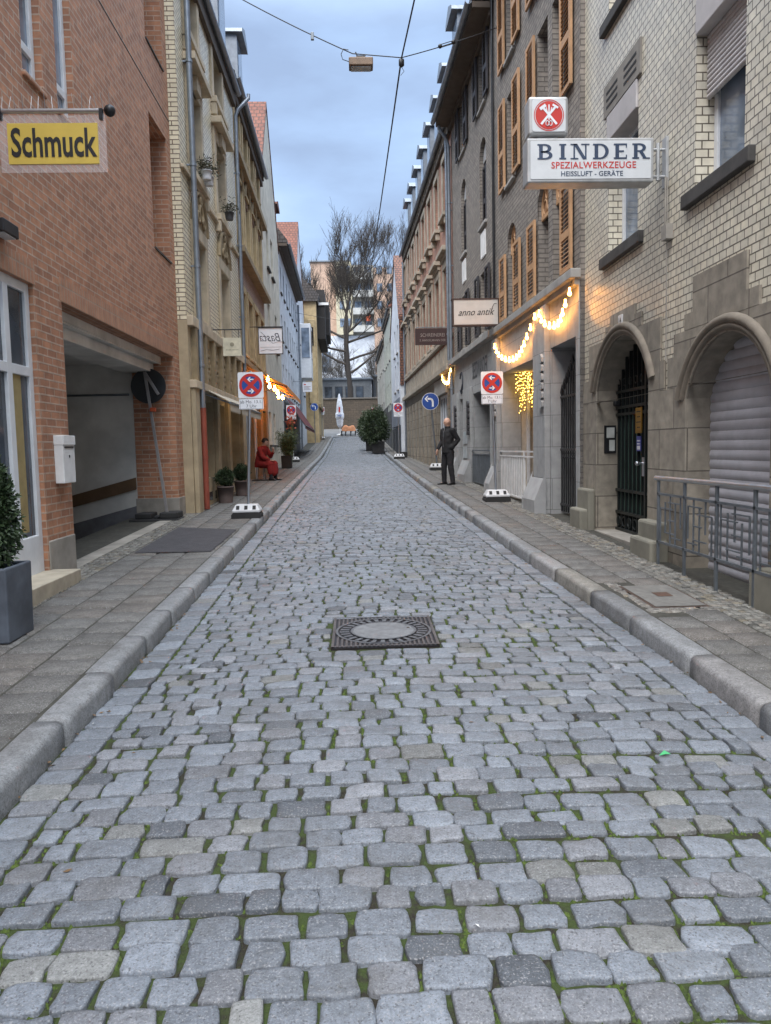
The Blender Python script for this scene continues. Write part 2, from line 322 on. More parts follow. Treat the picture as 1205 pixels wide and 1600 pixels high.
def stones(name,lst,mat,detail):
    """lst: (corners 4x2, z at centre, dz/dy, tone rgb, thick). rounded tops in one mesh"""
    V=[];F=[];T=[]; vi=0
    for (c,zf,tone,th,dt) in lst:
        c=np.array(c); m=c.mean(0); pts=[]
        k=dt
        for i in range(4):
            a=c[i];b=c[(i+1)%4];p=c[i-1]
            if k==1: pts.append(a)
            else:
                L1=np.linalg.norm(b-a);L0=np.linalg.norm(p-a); r=.12*min(L0,L1)*random.uniform(.5,1.6)
                pts.append(a+(p-a)/L0*r)
                if k>2: pts.append(a+(p-a)/L0*r*.3+(b-a)/L1*r*.3)
                pts.append(a+(b-a)/L1*r)
                if k>2:
                    j=RNG.normal(0,.006,2); pts.append((a+b)/2+j+(a+b-2*m)/2*.03)
        P=np.array(pts); n=len(P); rings=[(1.0,-th),(1.0,-.0075),(.97,-.0015),(.82,.001)] if k>2 else ([(1.,-th),(1.,-.010),(.86,0.)] if k==2 else [(1.,-th),(.9,0.)])
        tl=RNG.normal(0,.026,2) if k>2 else RNG.normal(0,.012,2)
        for s,dz in rings:
            Q=m+(P-m)*s; jj=RNG.normal(0,.0017,n) if (k>2 and s<.99) else 0
            z=np.array([zf(q[1],q[0]) for q in Q])+dz+((Q-m)@tl if dz>-.02 else 0)+jj; V.append(np.column_stack([Q,z]))
            T+= [tone]*n
        nr=len(rings)
        for r in range(nr-1):
            for i in range(n): F.append((vi+r*n+i,vi+r*n+(i+1)%n,vi+(r+1)*n+(i+1)%n,vi+(r+1)*n+i))
        F.append(tuple(vi+(nr-1)*n+i for i in range(n))); vi+=nr*n
    me=bpy.data.meshes.new(name); me.from_pydata(np.concatenate(V).tolist(),[],F); me.polygons.foreach_set('use_smooth',[True]*len(F))
    ca=me.color_attributes.new('tone','FLOAT_COLOR','POINT'); ca.data.foreach_set('color',np.column_stack([np.array(T),np.ones(len(T))]).astype(np.float32).ravel())
    me.materials.append(mat); o=bpy.data.objects.new(name,me); COL.objects.link(o); return struct(o)
def crown(y,x):
    a,b=kl(y),kr(y); t=(x-(a+b)/2)/((b-a)/2); return g(y)+.035*(1-t*t)-.015
def tone(base,sd=.17,tan=.07,dark=.06):
    r=random.random(); b=np.array(base)*max(.55,random.gauss(1,sd))
    if r<tan: b=b*np.array([1.10,1.01,.86])
    elif r<tan+dark: b=b*.55
    elif r<.3: b=b*np.array([1.06,1.0,.96])
    return b.clip(0,1)
CB=(.165,.185,.215)
MX0,MX1,MY0,MY1=-.235,.60,5.78,6.68   # manhole
lst=[]; gaps=[]; y=.6; row=0
while y<73:
    h=random.uniform(.115,.150); x0,x1=kl(y)+.225,kr(y)-.205; x=x0+random.uniform(-.1,.0)
    dtl=3 if y<15 else (2 if y<34 else 1); tilt=random.gauss(.0,.006)-.004; ph=random.uniform(0,6)
    while x<x1-.04:
        wd=min(max(random.gauss(.180,.034),.11),.28); 
        if x+wd>x1-.07: wd=x1-x
        a=max(x,x0);b=x+wd; ys_,hs_=0,0
        if y+h>MY0-.012 and y<MY1+.012 and b>MX0-.012 and a<MX1+.012:
            if a<MX0-.075: b=MX0-.006
            elif b>MX1+.075: a=MX1+.006
            elif y<MY0-.06: hs_=y+h-(MY0-.004)
            elif y+h>MY1+.06: ys_=MY1+.004-y
            else: x+=wd; continue
        gp=random.choice((random.uniform(.005,.010),random.uniform(.008,.014),random.uniform(.009,.016))); gy=random.uniform(.0035,.0065); f=lambda t: y+tilt*(t-x0)+.007*math.sin(t*1.6+ph)
        j=lambda s=.005: random.gauss(0,s)
        mid=((a+b)/2,y+h/2)
        if b-a>.05:
            hh=h*random.uniform(.93,1.0)-hs_
            c=[(a+gp+j(),f(a)+ys_+gy+j(.005)),(b-gp+j(),f(b)+ys_+gy+j(.005)),(b-gp+j(),f(b)+hh-gy+j(.005)),(a+gp+j(),f(a)+hh-gy+j(.005))]
            off=random.gauss(0,.0035); lst.append((c,(lambda yy,xx,o=off: crown(yy,xx)+o),tone(CB,.13,.05,.035),.05,dtl))
            if y<11: gaps+= [(a,f(a)+h*t) for t in(.0,.2,.4,.6,.8) if random.random()<.75]+[(a+(b-a)*t,f(a)) for t in(.15,.35,.5,.7,.85) if random.random()<.45]
        x+=wd
    y+=h; row+=1
for sd_ in(-1,1):       # gutter course along each kerb
    y=.6
    while y<73:
        L=random.uniform(.14,.22); e=kl(y) if sd_<0 else kr(y); a,b=(e+.012,e+.21) if sd_<0 else (e-.195,e-.012); j=lambda: random.gauss(0,.004)
        lst.append(([(a+j(),y+.006),(b+j(),y+.006+j()),(b+j(),y+L-.006),(a+j(),y+L-.006+j())],(lambda yy,xx: crown(yy,xx)),tone(CB,.14,.04),.05,3 if y<15 else (2 if y<34 else 1))); y+=L
cob=attrmat('cobble',.52,nscale=30); stones('cobbled_road',lst,cob,3)
# joints: soil and moss between the stones
m,n,b=mk('joint_moss'); t=noise(n,9,6,.65); t2=noise(n,120,3); c=mixc(n,(.022,.018,.013),(.036,.056,.012),mrange(n,t.outputs[0],.42,.55,0,1)); c=mixc(n,c,(.055,.068,.022),mrange(n,t2.outputs[0],.5,.7,0,.5)); n.links.new(c,b.inputs['Base Color']); b.inputs['Roughness'].default_value=1; bump(n,b,t2.outputs[0],.9,.01); M_MOSS=m
def strip(name,fa,fb,zf,mat,y0,y1,st=1.,nx=6):
    mb=MB(); ys=np.arange(y0,y1+st*.5,st)
    for p,q in zip(ys,ys[1:]):
        for i in range(nx):
            x=lambda yy,k: fa(yy)+(fb(yy)-fa(yy))*k/nx
            mb.poly([(x(p,i),p,zf(p,x(p,i))),(x(p,i+1),p,zf(p,x(p,i+1))),(x(q,i+1),q,zf(q,x(q,i+1))),(x(q,i),q,zf(q,x(q,i)))])
    return struct(mb.build(name,mat))
strip('road_bed',lambda y:kl(y)-.05,lambda y:kr(y)+.05,lambda y,x:crown(y,x)-.019,M_MOSS,-6,73.4,1.,8)
mb=MB()
for (px,py) in gaps:
    if random.random()<.5+.45*math.sin(px*2.1+1.3*math.sin(py*1.7)) and not(MX0-.03<px<MX1+.03 and MY0-.03<py<MY1+.03):
        for _ in range(3):
            x=px+random.gauss(0,.006);yy=py+random.gauss(0,.012); r=random.uniform(.006,.013); z=crown(yy,x)-.021; hgt=random.uniform(.006,.017); k=5; ph=random.random()*6
            vs=[(x+r*math.cos(ph+2*PI*i/k)*random.uniform(.7,1.3),yy+r*math.sin(ph+2*PI*i/k)*random.uniform(.7,1.3),z) for i in range(k)]+[(x+random.gauss(0,.003),yy+random.gauss(0,.003),z+hgt)]
            mb.mesh(vs,[(i,(i+1)%k,k) for i in range(k)])
m,n,b=mk('moss_tuft'); t=noise(n,60,3); c=mixc(n,(.030,.052,.010),(.085,.125,.024),mrange(n,t.outputs[0],.35,.65,0,1)); n.links.new(c,b.inputs['Base Color']); b.inputs['Roughness'].default_value=1
tag(mb.build('moss',m),'dark green moss growing in the joints of the cobbled road','moss',kind='stuff')
mb=MB(); 
for _ in range(330):
    sd_=random.choice((-1,1)); yy=random.uniform(2,30)**1.0; x=(kl(yy)+abs(random.gauss(.02,.05))) if sd_<0 else (kr(yy)-abs(random.gauss(.02,.05))); 
    if random.random()<.1: x=random.uniform(kl(yy),kr(yy))
    z=crown(yy,x)+.006; a=random.random()*6; L=random.uniform(.008,.022); ux,uy=math.cos(a)*L,math.sin(a)*L; vx,vy=-uy*.5,ux*.5
    mb.poly([(x-ux,yy-uy,z),(x+vx,yy+vy,z+random.uniform(0,.012)),(x+ux,yy+uy,z+.004),(x-vx,yy-vy,z+random.uniform(0,.01))])
tag(mb.build('leaf_litter',plain('leaf_brown',(.16,.10,.05),.9,scale=30)),'small dry brown leaves lying in the gutters along the kerbs','leaves',kind='stuff')
mb=MB()
for _ in range(34):
    yy=random.uniform(2.4,16); x=random.uniform(-2.6,2.9); z=(crown(yy,x) if kl(yy)<x<kr(yy) else sw(yy))+.009; a=random.random()*6; L=random.uniform(.006,.014); ux,uy=math.cos(a)*L,math.sin(a)*L
    mb.mesh([(x-ux,yy-uy,z),(x-uy*.4,yy+ux*.4,z+.004),(x+ux,yy+uy,z),(x+uy*.4,yy-ux*.4,z+.002)],[(0,1,2,3)])
tag(mb.build('litter',plain('scrap_white',(.55,.55,.55),.8)),'tiny white scraps and cigarette ends scattered over the paving','litter',kind='stuff')
mb=MB(); x,yy=1.52,3.72; z=crown(yy,x)+.008; mb.mesh([(x-.03,yy,z),(x,yy-.012,z+.012),(x+.035,yy+.006,z+.003),(x+.004,yy+.018,z+.02)],[(0,1,2,3)]); tag(mb.build('green_scrap',plain('scrap_green',(.06,.40,.16),.5)),'small bright green scrap lying on the cobbles at the front right','litter')
# kerbs
kmat=attrmat('kerb_granite',.62,nscale=14,bst=.25)
for sd_,nm in((-1,'kerb_west'),(1,'kerb_east')):
    V=[];F=[];T=[];vi=0; y=.2
    while y<73.2:
        L=random.uniform(.75,1.15) if y<40 else 2.; tn=tone((.20,.207,.215),.09,.03,.02); n_=max(2,int(L/.12)) if y<12 else 2; jx=random.gauss(0,.006)
        prof=[(0,-.1),(.004,.075),(.012,.098),(.028,.112),(.055,.119),(.17,KH),(.178,KH-.008),(.18,0)]
        for i in range(n_+1):
            yy=y+.004+(L-.008)*i/n_; e=kl(yy) if sd_<0 else kr(yy); s=.985 if i in(0,n_) else 1; wob=math.sin(yy*5+sd_)*.004+math.sin(yy*13.)*.002
            for (px,pz) in prof: V.append((e+sd_*(px+jx+(wob if px<.1 else 0)+(.004 if s<1 and px<.1 else 0)),yy,g(yy)+pz-(.004 if s<1 else 0))); T.append(tn)
        k=len(prof)
        for i in range(n_):
            for q in range(k-1): F.append((vi+i*k+q,vi+(i+1)*k+q,vi+(i+1)*k+q+1,vi+i*k+q+1))
        F.append(tuple(vi+q for q in range(k))); F.append(tuple(vi+n_*k+q for q in range(k-1,-1,-1))); vi+=k*(n_+1); y+=L
    me=bpy.data.meshes.new(nm); me.from_pydata(V,[],F); ca=me.color_attributes.new('tone','FLOAT_COLOR','POINT'); ca.data.foreach_set('color',np.column_stack([np.array(T),np.ones(len(T))]).astype(np.float32).ravel()); me.polygons.foreach_set('use_smooth',[len(f)==4 for f in F]); me.materials.append(kmat)
    o=bpy.data.objects.new('kerb',me); COL.objects.link(o); struct(o)
# pavements: slabs, then a strip of small mosaic setts along the walls
def wl(y): return -3.5
def wr(y): return 3.7
pvm=plain('pavement_bed',(.05,.048,.04),1,var=.3,scale=20)
strip('pavement_bed',lambda y:kl(y)-.10,lambda y:-4.2,lambda y,x:sw(y)-.014,pvm,-6,73.4,1.,2); strip('pavement_bed',lambda y:kr(y)+.10,lambda y:4.4,lambda y,x:sw(y)-.014,pvm,-6,73.4,1.,2)
sl=[];mo=[]
def inl(y): return -2.95-.004*y
def inr(y): return 3.12-.015*y if y>9 else 2.985
CX0,CX1,CY0,CY1=2.49,2.98,6.35,7.25     # inspection cover in the east pavement
for sd_ in(-1,1):
    y=.2
    while y<73:
        L=.345; e=(kl(y)-.19) if sd_<0 else (kr(y)+.19); f=inl(y) if sd_<0 else inr(y); nc=3 if sd_<0 else 2
        for k in range(nc):
            a=e+(f-e)*k/nc; b=e+(f-e)*(k+1)/nc; a,b=min(a,b),max(a,b); sh=.0 if k%2==0 else .17; gpp=.0045
            if sd_>0 and b>CX0-.03 and a<CX1 and y+sh+L>CY0-.0 and y+sh<CY1+.0: continue
            c=[(a+gpp,y+sh+gpp),(b-gpp,y+sh+gpp),(b-gpp,y+sh+L-gpp),(a+gpp,y+sh+L-gpp)]; o_=random.gauss(0,.0015)
            sl.append((c,(lambda yy,xx,o=o_: sw(yy)+o),tone((.132,.128,.121),.06,.0,.0),.03,1))
        y+=L
    y=.2
    while y<50:
        L=random.uniform(.055,.08); a=f0=(inl(y)-.01 if sd_<0 else inr(y)+.01); q=(-3.42 if sd_<0 else (3.62 if y<11.8 else 3.55)); x=a; 
        while abs(x-a)<(.34 if sd_<0 else .30) and (x>q if sd_<0 else x<q):
            wd=random.uniform(.055,.085); p0,p1=(x-wd,x) if sd_<0 else (x,x+wd); j=lambda: random.gauss(0,.004)
            mo.append(([(p0+.005+j(),y+.005+j()),(p1-.005+j(),y+.005+j()),(p1-.005+j(),y+L-.005+j()),(p0+.005+j(),y+L-.005+j())],(lambda yy,xx: sw(yy)-.002),tone((.165,.16,.145),.2,.1),.03,1)); x+=wd*sd_
        y+=L
for _ in range(150):   # setts packed round the inspection cover
    x=random.uniform(2.41,3.0); yy=random.uniform(6.2,6.33) if random.random()<.6 else random.uniform(6.2,7.4); x=x if yy<6.34 else random.uniform(2.40,2.47)
    mo.append(([(x,yy),(x+.06,yy),(x+.06,yy+.055),(x,yy+.055)],(lambda yy,xx: sw(yy)-.004),tone((.19,.18,.165),.2,.1),.03,1))
stones('pavement',sl,attrmat('pavement_slab',.8,nscale=11,bst=.3,spec=.3),1); stones('mosaic_setts',mo,attrmat('mosaic_sett',.75,nscale=20,spots=False),1)
def wide(y): return g(y)
# cross street, slope beyond and far ground in one big sheet
mb=MB(); ys=[-200,-30,-6,0,20,45,60,67,73.2,74,84,92,100,130,400]; xs=[-400,-60,-8,-3.9,4.1,8,60,400]
for p,q in zip(ys,ys[1:]):
    for a,b_ in zip(xs,xs[1:]):
        z=lambda yy: g(yy)-(.45 if yy<73 else .02); mb.poly([(a,p,z(p)),(b_,p,z(p)),(b_,q,z(q)),(a,q,z(q))])
struct(mb.build('ground',plain('ground_grey',(.13,.13,.13),.95,dirt=.4)))
mb=MB(); 
for p,q in zip(range(74,84,2),range(76,86,2)): mb.poly([(-9,p,g(p)+.004),(9,p,g(p)+.004),(9,q,g(q)+.004),(-9,q,g(q)+.004)])
struct(mb.build('square',plain('square_paving',(.12,.12,.12),.9,dirt=.4)))
mb=MB(); mb.poly([(-9,73.25,g(73.25)+.02),(9,73.25,g(73.25)+.02),(9,74.1,g(74.1)+.02),(-9,74.1,g(74.1)+.02)]); struct(mb.build('crossing_gutter',plain('gutter_dark',(.06,.06,.06),.9)))
mb=MB(Loc(0,0,0)); P=lambda x,y: (x,y,sw(y)+.010)
pp=[(-2.92,10.0),(-1.93,9.95),(-1.92,12.1),(-2.93,12.55)]; mb.poly([P(*q) for q in pp]); struct(mb.build('asphalt_patch',MC['asphalt_patch']))
# manhole cover: cast grid frame, round centre
M=thing('manhole_cover','square cast iron manhole cover with round centre in the middle of the cobbles','manhole cover',((MX0+MX1)/2,(MY0+MY1)/2,crown(6.2,.18)))
cx,cy=(MX0+MX1)/2,(MY0+MY1)/2; zz=crown(cy,cx)-.004; F=lambda x,y: zz+.0275*(y-cy)
mb=MB(); mb.mesh([(MX0,MY0,F(0,MY0)),(MX1,MY0,F(0,MY0)),(MX1,MY1,F(0,MY1)),(MX0,MY1,F(0,MY1)),(MX0,MY0,F(0,MY0)-.03),(MX1,MY0,F(0,MY0)-.03),(MX1,MY1,F(0,MY1)-.03),(MX0,MY1,F(0,MY1)-.03)],[(0,1,2,3),(0,4,5,1),(1,5,6,2),(2,6,7,3),(3,7,4,0)])
iron=plain('cast_iron',(.035,.03,.032),.5,.5,var=.3,scale=20); mb.build('plate',iron,M)
mb=MB(); k=22; Rr=.395
for i in range(k):
    x=MX0+.03+(MX1-MX0-.06)*(i+.5)/k; d=abs(x-cx); s=math.sqrt(max(0,Rr*Rr-d*d))
    for a,b_ in(((MY0+.03),cy-s-.005),((cy+s+.005),MY1-.03)):
        if b_-a>.02: mb.mesh([(x-.011,a,F(0,a)),(x+.011,a,F(0,a)),(x+.011,b_,F(0,b_)),(x-.011,b_,F(0,b_)),(x-.008,a,F(0,a)+.01),(x+.008,a,F(0,a)+.01),(x+.008,b_,F(0,b_)+.01),(x-.008,b_,F(0,b_)+.01)],[(0,1,5,4),(1,2,6,5),(2,3,7,6),(3,0,4,7),(4,5,6,7)])
for (a,b_) in((MX0,MX0+.022),(MX1-.022,MX1)): mb.mesh([(a,MY0,F(0,MY0)+.012),(b_,MY0,F(0,MY0)+.012),(b_,MY1,F(0,MY1)+.012),(a,MY1,F(0,MY1)+.012)],[(0,1,2,3)])
for (a,b_) in((MY0,MY0+.022),(MY1-.022,MY1)): mb.mesh([(MX0,a,F(0,a)+.0125),(MX1,a,F(0,a)+.0125),(MX1,b_,F(0,b_)+.0125),(MX0,b_,F(0,b_)+.0125)],[(0,1,2,3)])
mb.build('ribs',plain('iron_worn',(.11,.095,.09),.5,.5,var=.3,scale=20),M)
mb=MB()
def ring(r0,r1,h,n=40,seg=None):
    for i in range(n):
        if seg and i%seg==seg-1: continue
        a,b_=2*PI*i/n,2*PI*(i+1)/n; q=[(r0,a),(r1,a),(r1,b_),(r0,b_)]; mb.poly([(cx+r*math.cos(t),cy+r*math.sin(t),F(0,cy+r*math.sin(t))+h) for r,t in q])
ring(.375,.395,.012); ring(.25,.27,.012); ring(.285,.36,.011,60,2)
mb.build('rings',plain('iron_pale',(.13,.13,.135),.5,.4,var=.2,scale=20),M)
mb=MB(); mb.poly([(cx+.25*math.cos(2*PI*i/32),cy+.25*math.sin(2*PI*i/32),F(0,cy+.25*math.sin(2*PI*i/32))+.011) for i in range(32)]); mb.build('lid',plain('lid_concrete',(.165,.17,.18),.8,var=.2,scale=14,dirt=.4),M)
C=thing('inspection_cover','concrete inspection cover in a rusty frame set in the right pavement','cover',((CX0+CX1)/2,(CY0+CY1)/2,sw(6.8)))
Q=lambda x,y,h=0:(x,y,sw(y)+h)
mb=MB(); mb.poly([Q(CX0,CY0,-.002),Q(CX1,CY0,-.002),Q(CX1,CY1,-.002),Q(CX0,CY1,-.002)]); mb.build('frame',MC['rust_red'] if 0 else plain('rust_frame',(.07,.045,.035),.8),C)
mb=MB(); q=.025; mb.poly([Q(CX0+q,CY0+q,.003),Q(CX1-q,CY0+q,.003),Q(CX1-q,CY1-q,.003),Q(CX0+q,CY1-q,.003)]); mb.build('lid',plain('cover_concrete',(.15,.145,.135),.85,var=.2,scale=14,dirt=.4),C)
mb=MB(); mb.poly([Q(2.68,6.74,.007),Q(2.82,6.74,.007),Q(2.82,6.9,.007),Q(2.68,6.9,.007)]); mb.build('handle_recess',plain('rust_plate',(.09,.05,.035),.8),C)
# ---------------- buildings ----------------
def rim(mb,u0,u1,z0,z1,d,t=.05):
    for a,b in (((u0,z0),(u1,z0)),((u1,z0),(u1,z1)),((u1,z1),(u0,z1)),((u0,z1),(u0,z0))): mb.poly([(a[0],d,a[1]),(b[0],d,b[1]),(b[0],d-t,b[1]),(a[0],d-t,a[1])])
def gable_roof(fr,par,u0,u1,ze,h,D,ov,mat,soff,gut=True,oe=.06,slope_in=None):
    """ridge along the street; eaves overhang the street by ov"""
    k=h/(D/2); t=.12; mb=MB(fr); zb=ze-ov*k
    mb.prism([(ov,ze-ov*k*.25),(ov,ze-ov*k*.25+t),(-D/2,ze+h+t),(-D-.3,ze+t),(-D-.3,ze)],u0-oe,u1+oe,'u'); r=mb.build('roof',mat,par)
    s=MB(fr); s.box(u0-oe+.01,u1+oe-.01,.005,ov-.02,ze-.16-ov*k*.25,ze-.02-ov*k*.25); s.box(u0+.02,u1-.02,.0,.10,ze-.42,ze-.17); s.build('eaves_soffit',soff,r,bev=.01)
    if gut:
        q=MB(fr); n=8; pf=[(ov+.07+.075*math.cos(PI+PI*i/n),ze-.02-ov*k*.25+.075*math.sin(PI+PI*i/n)) for i in range(n+1)]+[(ov+.07+.065*math.cos(-PI*i/n),ze-.02-ov*k*.25+.065*math.sin(-PI*i/n)) for i in range(n+1)]
        q.prism(pf,u0-oe,u1+oe,'u'); q.build('gutter',MC['zinc'],r)
    return r
def dormer(fr,par,u,d,z0,w=.95,h=1.25,L=1.6,wallm=None,roofm=None):
    mb=MB(fr); mb.box(u-w/2,u+w/2,d-L,d,z0-.6,z0+h); o=mb.build('dormer',wallm or plain('dormer_zinc',(.15,.17,.20),.5,.4),par)
    r=MB(fr); r.prism([(u-w/2-.12,z0+h-.02),(u+w/2+.12,z0+h-.02),(u+w/2+.08,z0+h+.10),(u,z0+h+.34),(u-w/2-.08,z0+h+.10)],d-L,d+.18); r.build('dormer_roof',roofm or MC['zinc_roof'],o,bev=.01)
    q=MB(fr); q.box(u-w/2+.12,u+w/2-.12,d,d+.015,z0+.15,z0+h-.15); q.build('dormer_window',MC['pane_light'],o)
    return o
def pipe(fr,par,u,d,z0,z1,r=.05,mat=None,low=None,zl=0,bend=None,name='drainpipe'):
    mb=MB(fr); pts=[(u,d,zl if low else z0),(u,d,z1)]
    if bend: pts+=[(u+bend[0]*.15,d+bend[1]*.2,z1+.18),(u+bend[0],d+bend[1],z1+.5),(u+bend[0],d+bend[1],z1+.6)]
    mb.tube(pts,r,12)
    for z in np.arange((zl if low else z0)+.8,z1,1.9): mb.tube([(u,d,z),(u,d,z+.05)],r*1.22,12); mb.box(u-.015,u+.015,0,d,z+.01,z+.04)
    o=mb.build(name,mat or MC['zinc'],par)
    if low:
        q=MB(fr); q.tube([(u,d,z0),(u,d,zl)],r*1.12,12); q.tube([(u,d,(z0+zl)/2),(u,d,(z0+zl)/2+.05)],r*1.3,12); q.build('standpipe',low,o)
    return o
def house(name,label,cat,fr,u,z,grp=None): return thing(name,label,cat,Vector(fr.w((u,0,z))),grp)
JOIN={'lintel_stone','surround','frieze','eaves_cornice','timber_cladding','shop_glazing','white_brace','soil','notice_text','recess_wall','vent_panel'}
def boxes(fr,par,name,mat,bl,bev=0):
    if name not in JOIN and 1<len(bl)<=16: return [boxes(fr,par,name,mat,[b],bev) for b in bl][0]
    mb=MB(fr)
    for b in bl: mb.box(*b)
    return mb.build(name,mat,par,bev=bev)
# ---- right 1: pale glazed brick with two stone arches ----
F1=Fr(3.52,0,-1); B=house('brick_building','pale glazed brick building with an arched stone door and a grey roller garage','building',F1,5,sw(6))
AD=(9.15,11.15,0.,2.45,.65,.33); AG=(6.4,8.1,0.,2.15,.57,.28)
WN=[(6.98,7.99,4.26,6.1),(9.6,10.72,4.26,6.1),(6.98,7.99,7.36,9.2),(9.6,10.72,7.36,9.2),(3.2,4.3,4.26,6.1),(3.2,4.3,7.36,9.2)]
mb=MB(F1); wall(mb,-4,11.8,-.4,11.2,[AD[:5]+(.0005,),AG[:5]+(.0005,)]+[w_+(0,.24) for w_ in WN]); shell(mb,-4,11.8,-.4,11.2,8); mb.build('wall',MC['brick_pale'],B)
mb=MB(F1); wall(mb,-4,11.795,-.4,2.28,[(9.15,11.15,-.5,2.45,.65,.36),(6.4,8.1,-.5,2.15,.57,.31)],.05,d=.025)
for (a,b,zt,k0,k1,kz) in((8.80,11.5,3.12,9.62,10.55,3.42),(5.95,8.42,2.86,6.85,7.95,3.38)):
    op=(9.15,11.15,2.,2.45,.65,.05) if a>8 else (6.4,8.1,2.,2.15,.57,.05)
    wall(mb,a,b,2.281,zt,[op],.05,d=.025,reveal=False); rim(mb,a,b,2.281,zt,.025); mb.poly([(k0,.027,zt+.003),(k1,.027,zt+.003),(k1,.027,kz),(k0,.027,kz)]); rim(mb,k0,k1,zt+.003,kz,.027)
    for (p,q,zz) in((a-.12 if a>8 else a-.26,a-.004,2.62),(b+.004,b+.16 if b<11 else 11.79,2.62),(k0-.22,k0-.004,zt+.17),(k1+.004,k1+.2,zt+.17)):
        z0=2.285 if zz==2.62 else zt+.004; mb.poly([(p,.026,z0),(q,.026,z0),(q,.026,zz),(p,.026,zz)]); rim(mb,p,q,z0,zz,.026)
mb.poly([(-4,.025,2.28),(11.795,.025,2.28),(11.795,-.01,2.28),(-4,-.01,2.28)]); mb.build('stone_base',MC['stone_blocks'],B)
for (a,b,z1,rs) in((9.15,11.15,2.45,.65),(6.4,8.1,2.15,.57)):
    mb=MB(F1)
    for off,rr,dd in((.16,.05,.03),(.08,.04,.02),(.03,.03,.0)): mb.tube([(u,dd,z) for u,z in arcpts(a-off,b+off,z1,rs+off*.75,20)],rr,8)
    mb.build('arch_moulding',plain('moulding_stone',(.17,.145,.115),.85,dirt=.5),B)
for i,(a,b,c,e) in enumerate(WN):
    o=window(F1,B,a,b,c,e-.3,d=-.19,fw=.075,nv=0,fm=MC['white_frame'],pm=MC['pane_light'],sill=(.07,.15,.2 if i!=0 else .2),sm=MC['dark_sill'])
    boxes(F1,o,'roller_box',MC['roller'],[(a+.005,b-.005,-.235,.02 if i!=1 else .03,e-.34,e-.004)],.01)
    boxes(F1,o,'lintel_grille',MC['louvre_box'],[(a-.12,b+.12,.0,.03,e+.01,e+.42)]) if i in(1,3) else None
    if i in(1,3):
        mb=MB(F1); m_=(a+b)/2
        for z in (e+.1,e+.19,e+.28): mb.box(a+.0,m_-.12,.03,.034,z,z+.035); mb.box(m_+.12,b,.03,.034,z,z+.035)
        mb.build('grille_slot',MC['black_rubber'],o)
    if i in(0,2,4):
        mb=MB(F1); z=e-.34
        while z>e-.95: mb.tube([(a+.03,-.12,z-.025),(b-.03,-.12,z-.025)],.026,8); z-=.048
        mb.build('roller_shutter',MC['roller'],o)
mb=MB(F1)                                      # garage shutter
z=g(7.3)+.1
apx=arcpts(6.4,8.1,2.15,.57,40)
def hwz(z): 
    if z<=2.15: return 6.4,8.1
    q=[p[0] for p in apx if p[1]>=z]; return (min(q),max(q)) if q else (7.2,7.3)
while z<2.68:
    a,b=hwz(z+.05); n=6; pf=[(-.255+.012*math.sin(PI*i/n),z+.098*i/n) for i in range(n+1)]+[(-.27,z+.098),(-.27,z)]
    mb.prism(pf,a-.04,b+.04,'u'); z+=.1
mb.build('garage_shutter',plain('shutter_grey',(.40,.40,.44),.5,.1,var=.1,dirt=.3),B)
dg=plain('door_green',(.055,.125,.10),.45,var=.2)    # gate in the door arch
mb=MB(F1); mb.box(9.15,11.15,-.34,-.31,sw(10)+.32,2.2); D=mb.build('gate',dg,B)
mb=MB(F1); apd=arcpts(9.15,11.15,2.45,.65,40)
def topd(u): return min([p for p in apd],key=lambda p:abs(p[0]-u))[1]
for i in range(13): u=9.22+i*.155; mb.box(u-.010,u+.010,-.31,-.27,sw(10)+.03,topd(u)-.03)
for z in (sw(10)+.05,sw(10)+.3,sw(10)+.62,2.1,2.2,2.42): mb.box(9.15,11.15,-.30,-.262,z-.02,z+.02)
for i in range(9):
    u=9.3+i*.22; mb.tube([(u+.07*math.cos(t),-.28,sw(10)+.17+.07*math.sin(t)) for t in np.linspace(0,2*PI,13)],.009,5); mb.tube([(u+.05*math.cos(t),-.28,2.55+.05*math.sin(t)) for t in np.linspace(0,2*PI,13)],.008,5)
mb.tube([(9.9+.1*math.cos(t)*(1-t/14),-.27,2.85+.1*math.sin(t)*(1-t/14)) for t in np.linspace(0,9,24)],.014,6); mb.tube([(9.95,-.27,2.1),(10.0,-.27,2.4),(9.8,-.27,2.75)],.016,6); mb.box(9.95,10.0,-.30,-.25,sw(10)+.03,2.95)
mb.build('bars',plain('gate_iron',(.016,.02,.02),.45,.3),D)
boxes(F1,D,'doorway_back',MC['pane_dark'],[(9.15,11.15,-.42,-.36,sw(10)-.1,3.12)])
mb=MB(F1); mb.box(9.98,10.06,-.262,-.245,1.25,1.5); mb.tube([(10.02,-.25,1.42),(10.02,-.19,1.42)],.012,8); mb.ball((10.02,-.17,1.42),.032); mb.build('knob',MC['steel'],D)
mb=MB(F1); mb.box(10.1,10.32,-.262,-.25,1.82,2.16); nt_=mb.build('brass_plate',plain('brass',(.33,.19,.035),.4,.6,var=.2),D)
mb=MB(F1)
for k in range(4): mb.box(10.13+.02*(k%2),10.29-.03*(k%2),-.25,-.249,2.10-k*.07,2.115-k*.07)
mb.build('engraving',MC['dark_sill'],nt_)
mb=MB(F1); mb.box(10.13,10.28,-.262,-.252,1.58,1.78); nb=mb.build('blue_notice',plain('notice_blue',(.05,.07,.28),.4),D); boxes(F1,nb,'notice_text',MC['white_paint'],[(10.15,10.26,-.252,-.251,1.71,1.725),(10.15,10.26,-.252,-.251,1.67,1.685),(10.15,10.26,-.252,-.251,1.60,1.65)])
boxes(F1,D,'doorbell_lamp',MC['black_metal'],[(11.02,11.1,-.3,-.2,2.22,2.3)],.02)
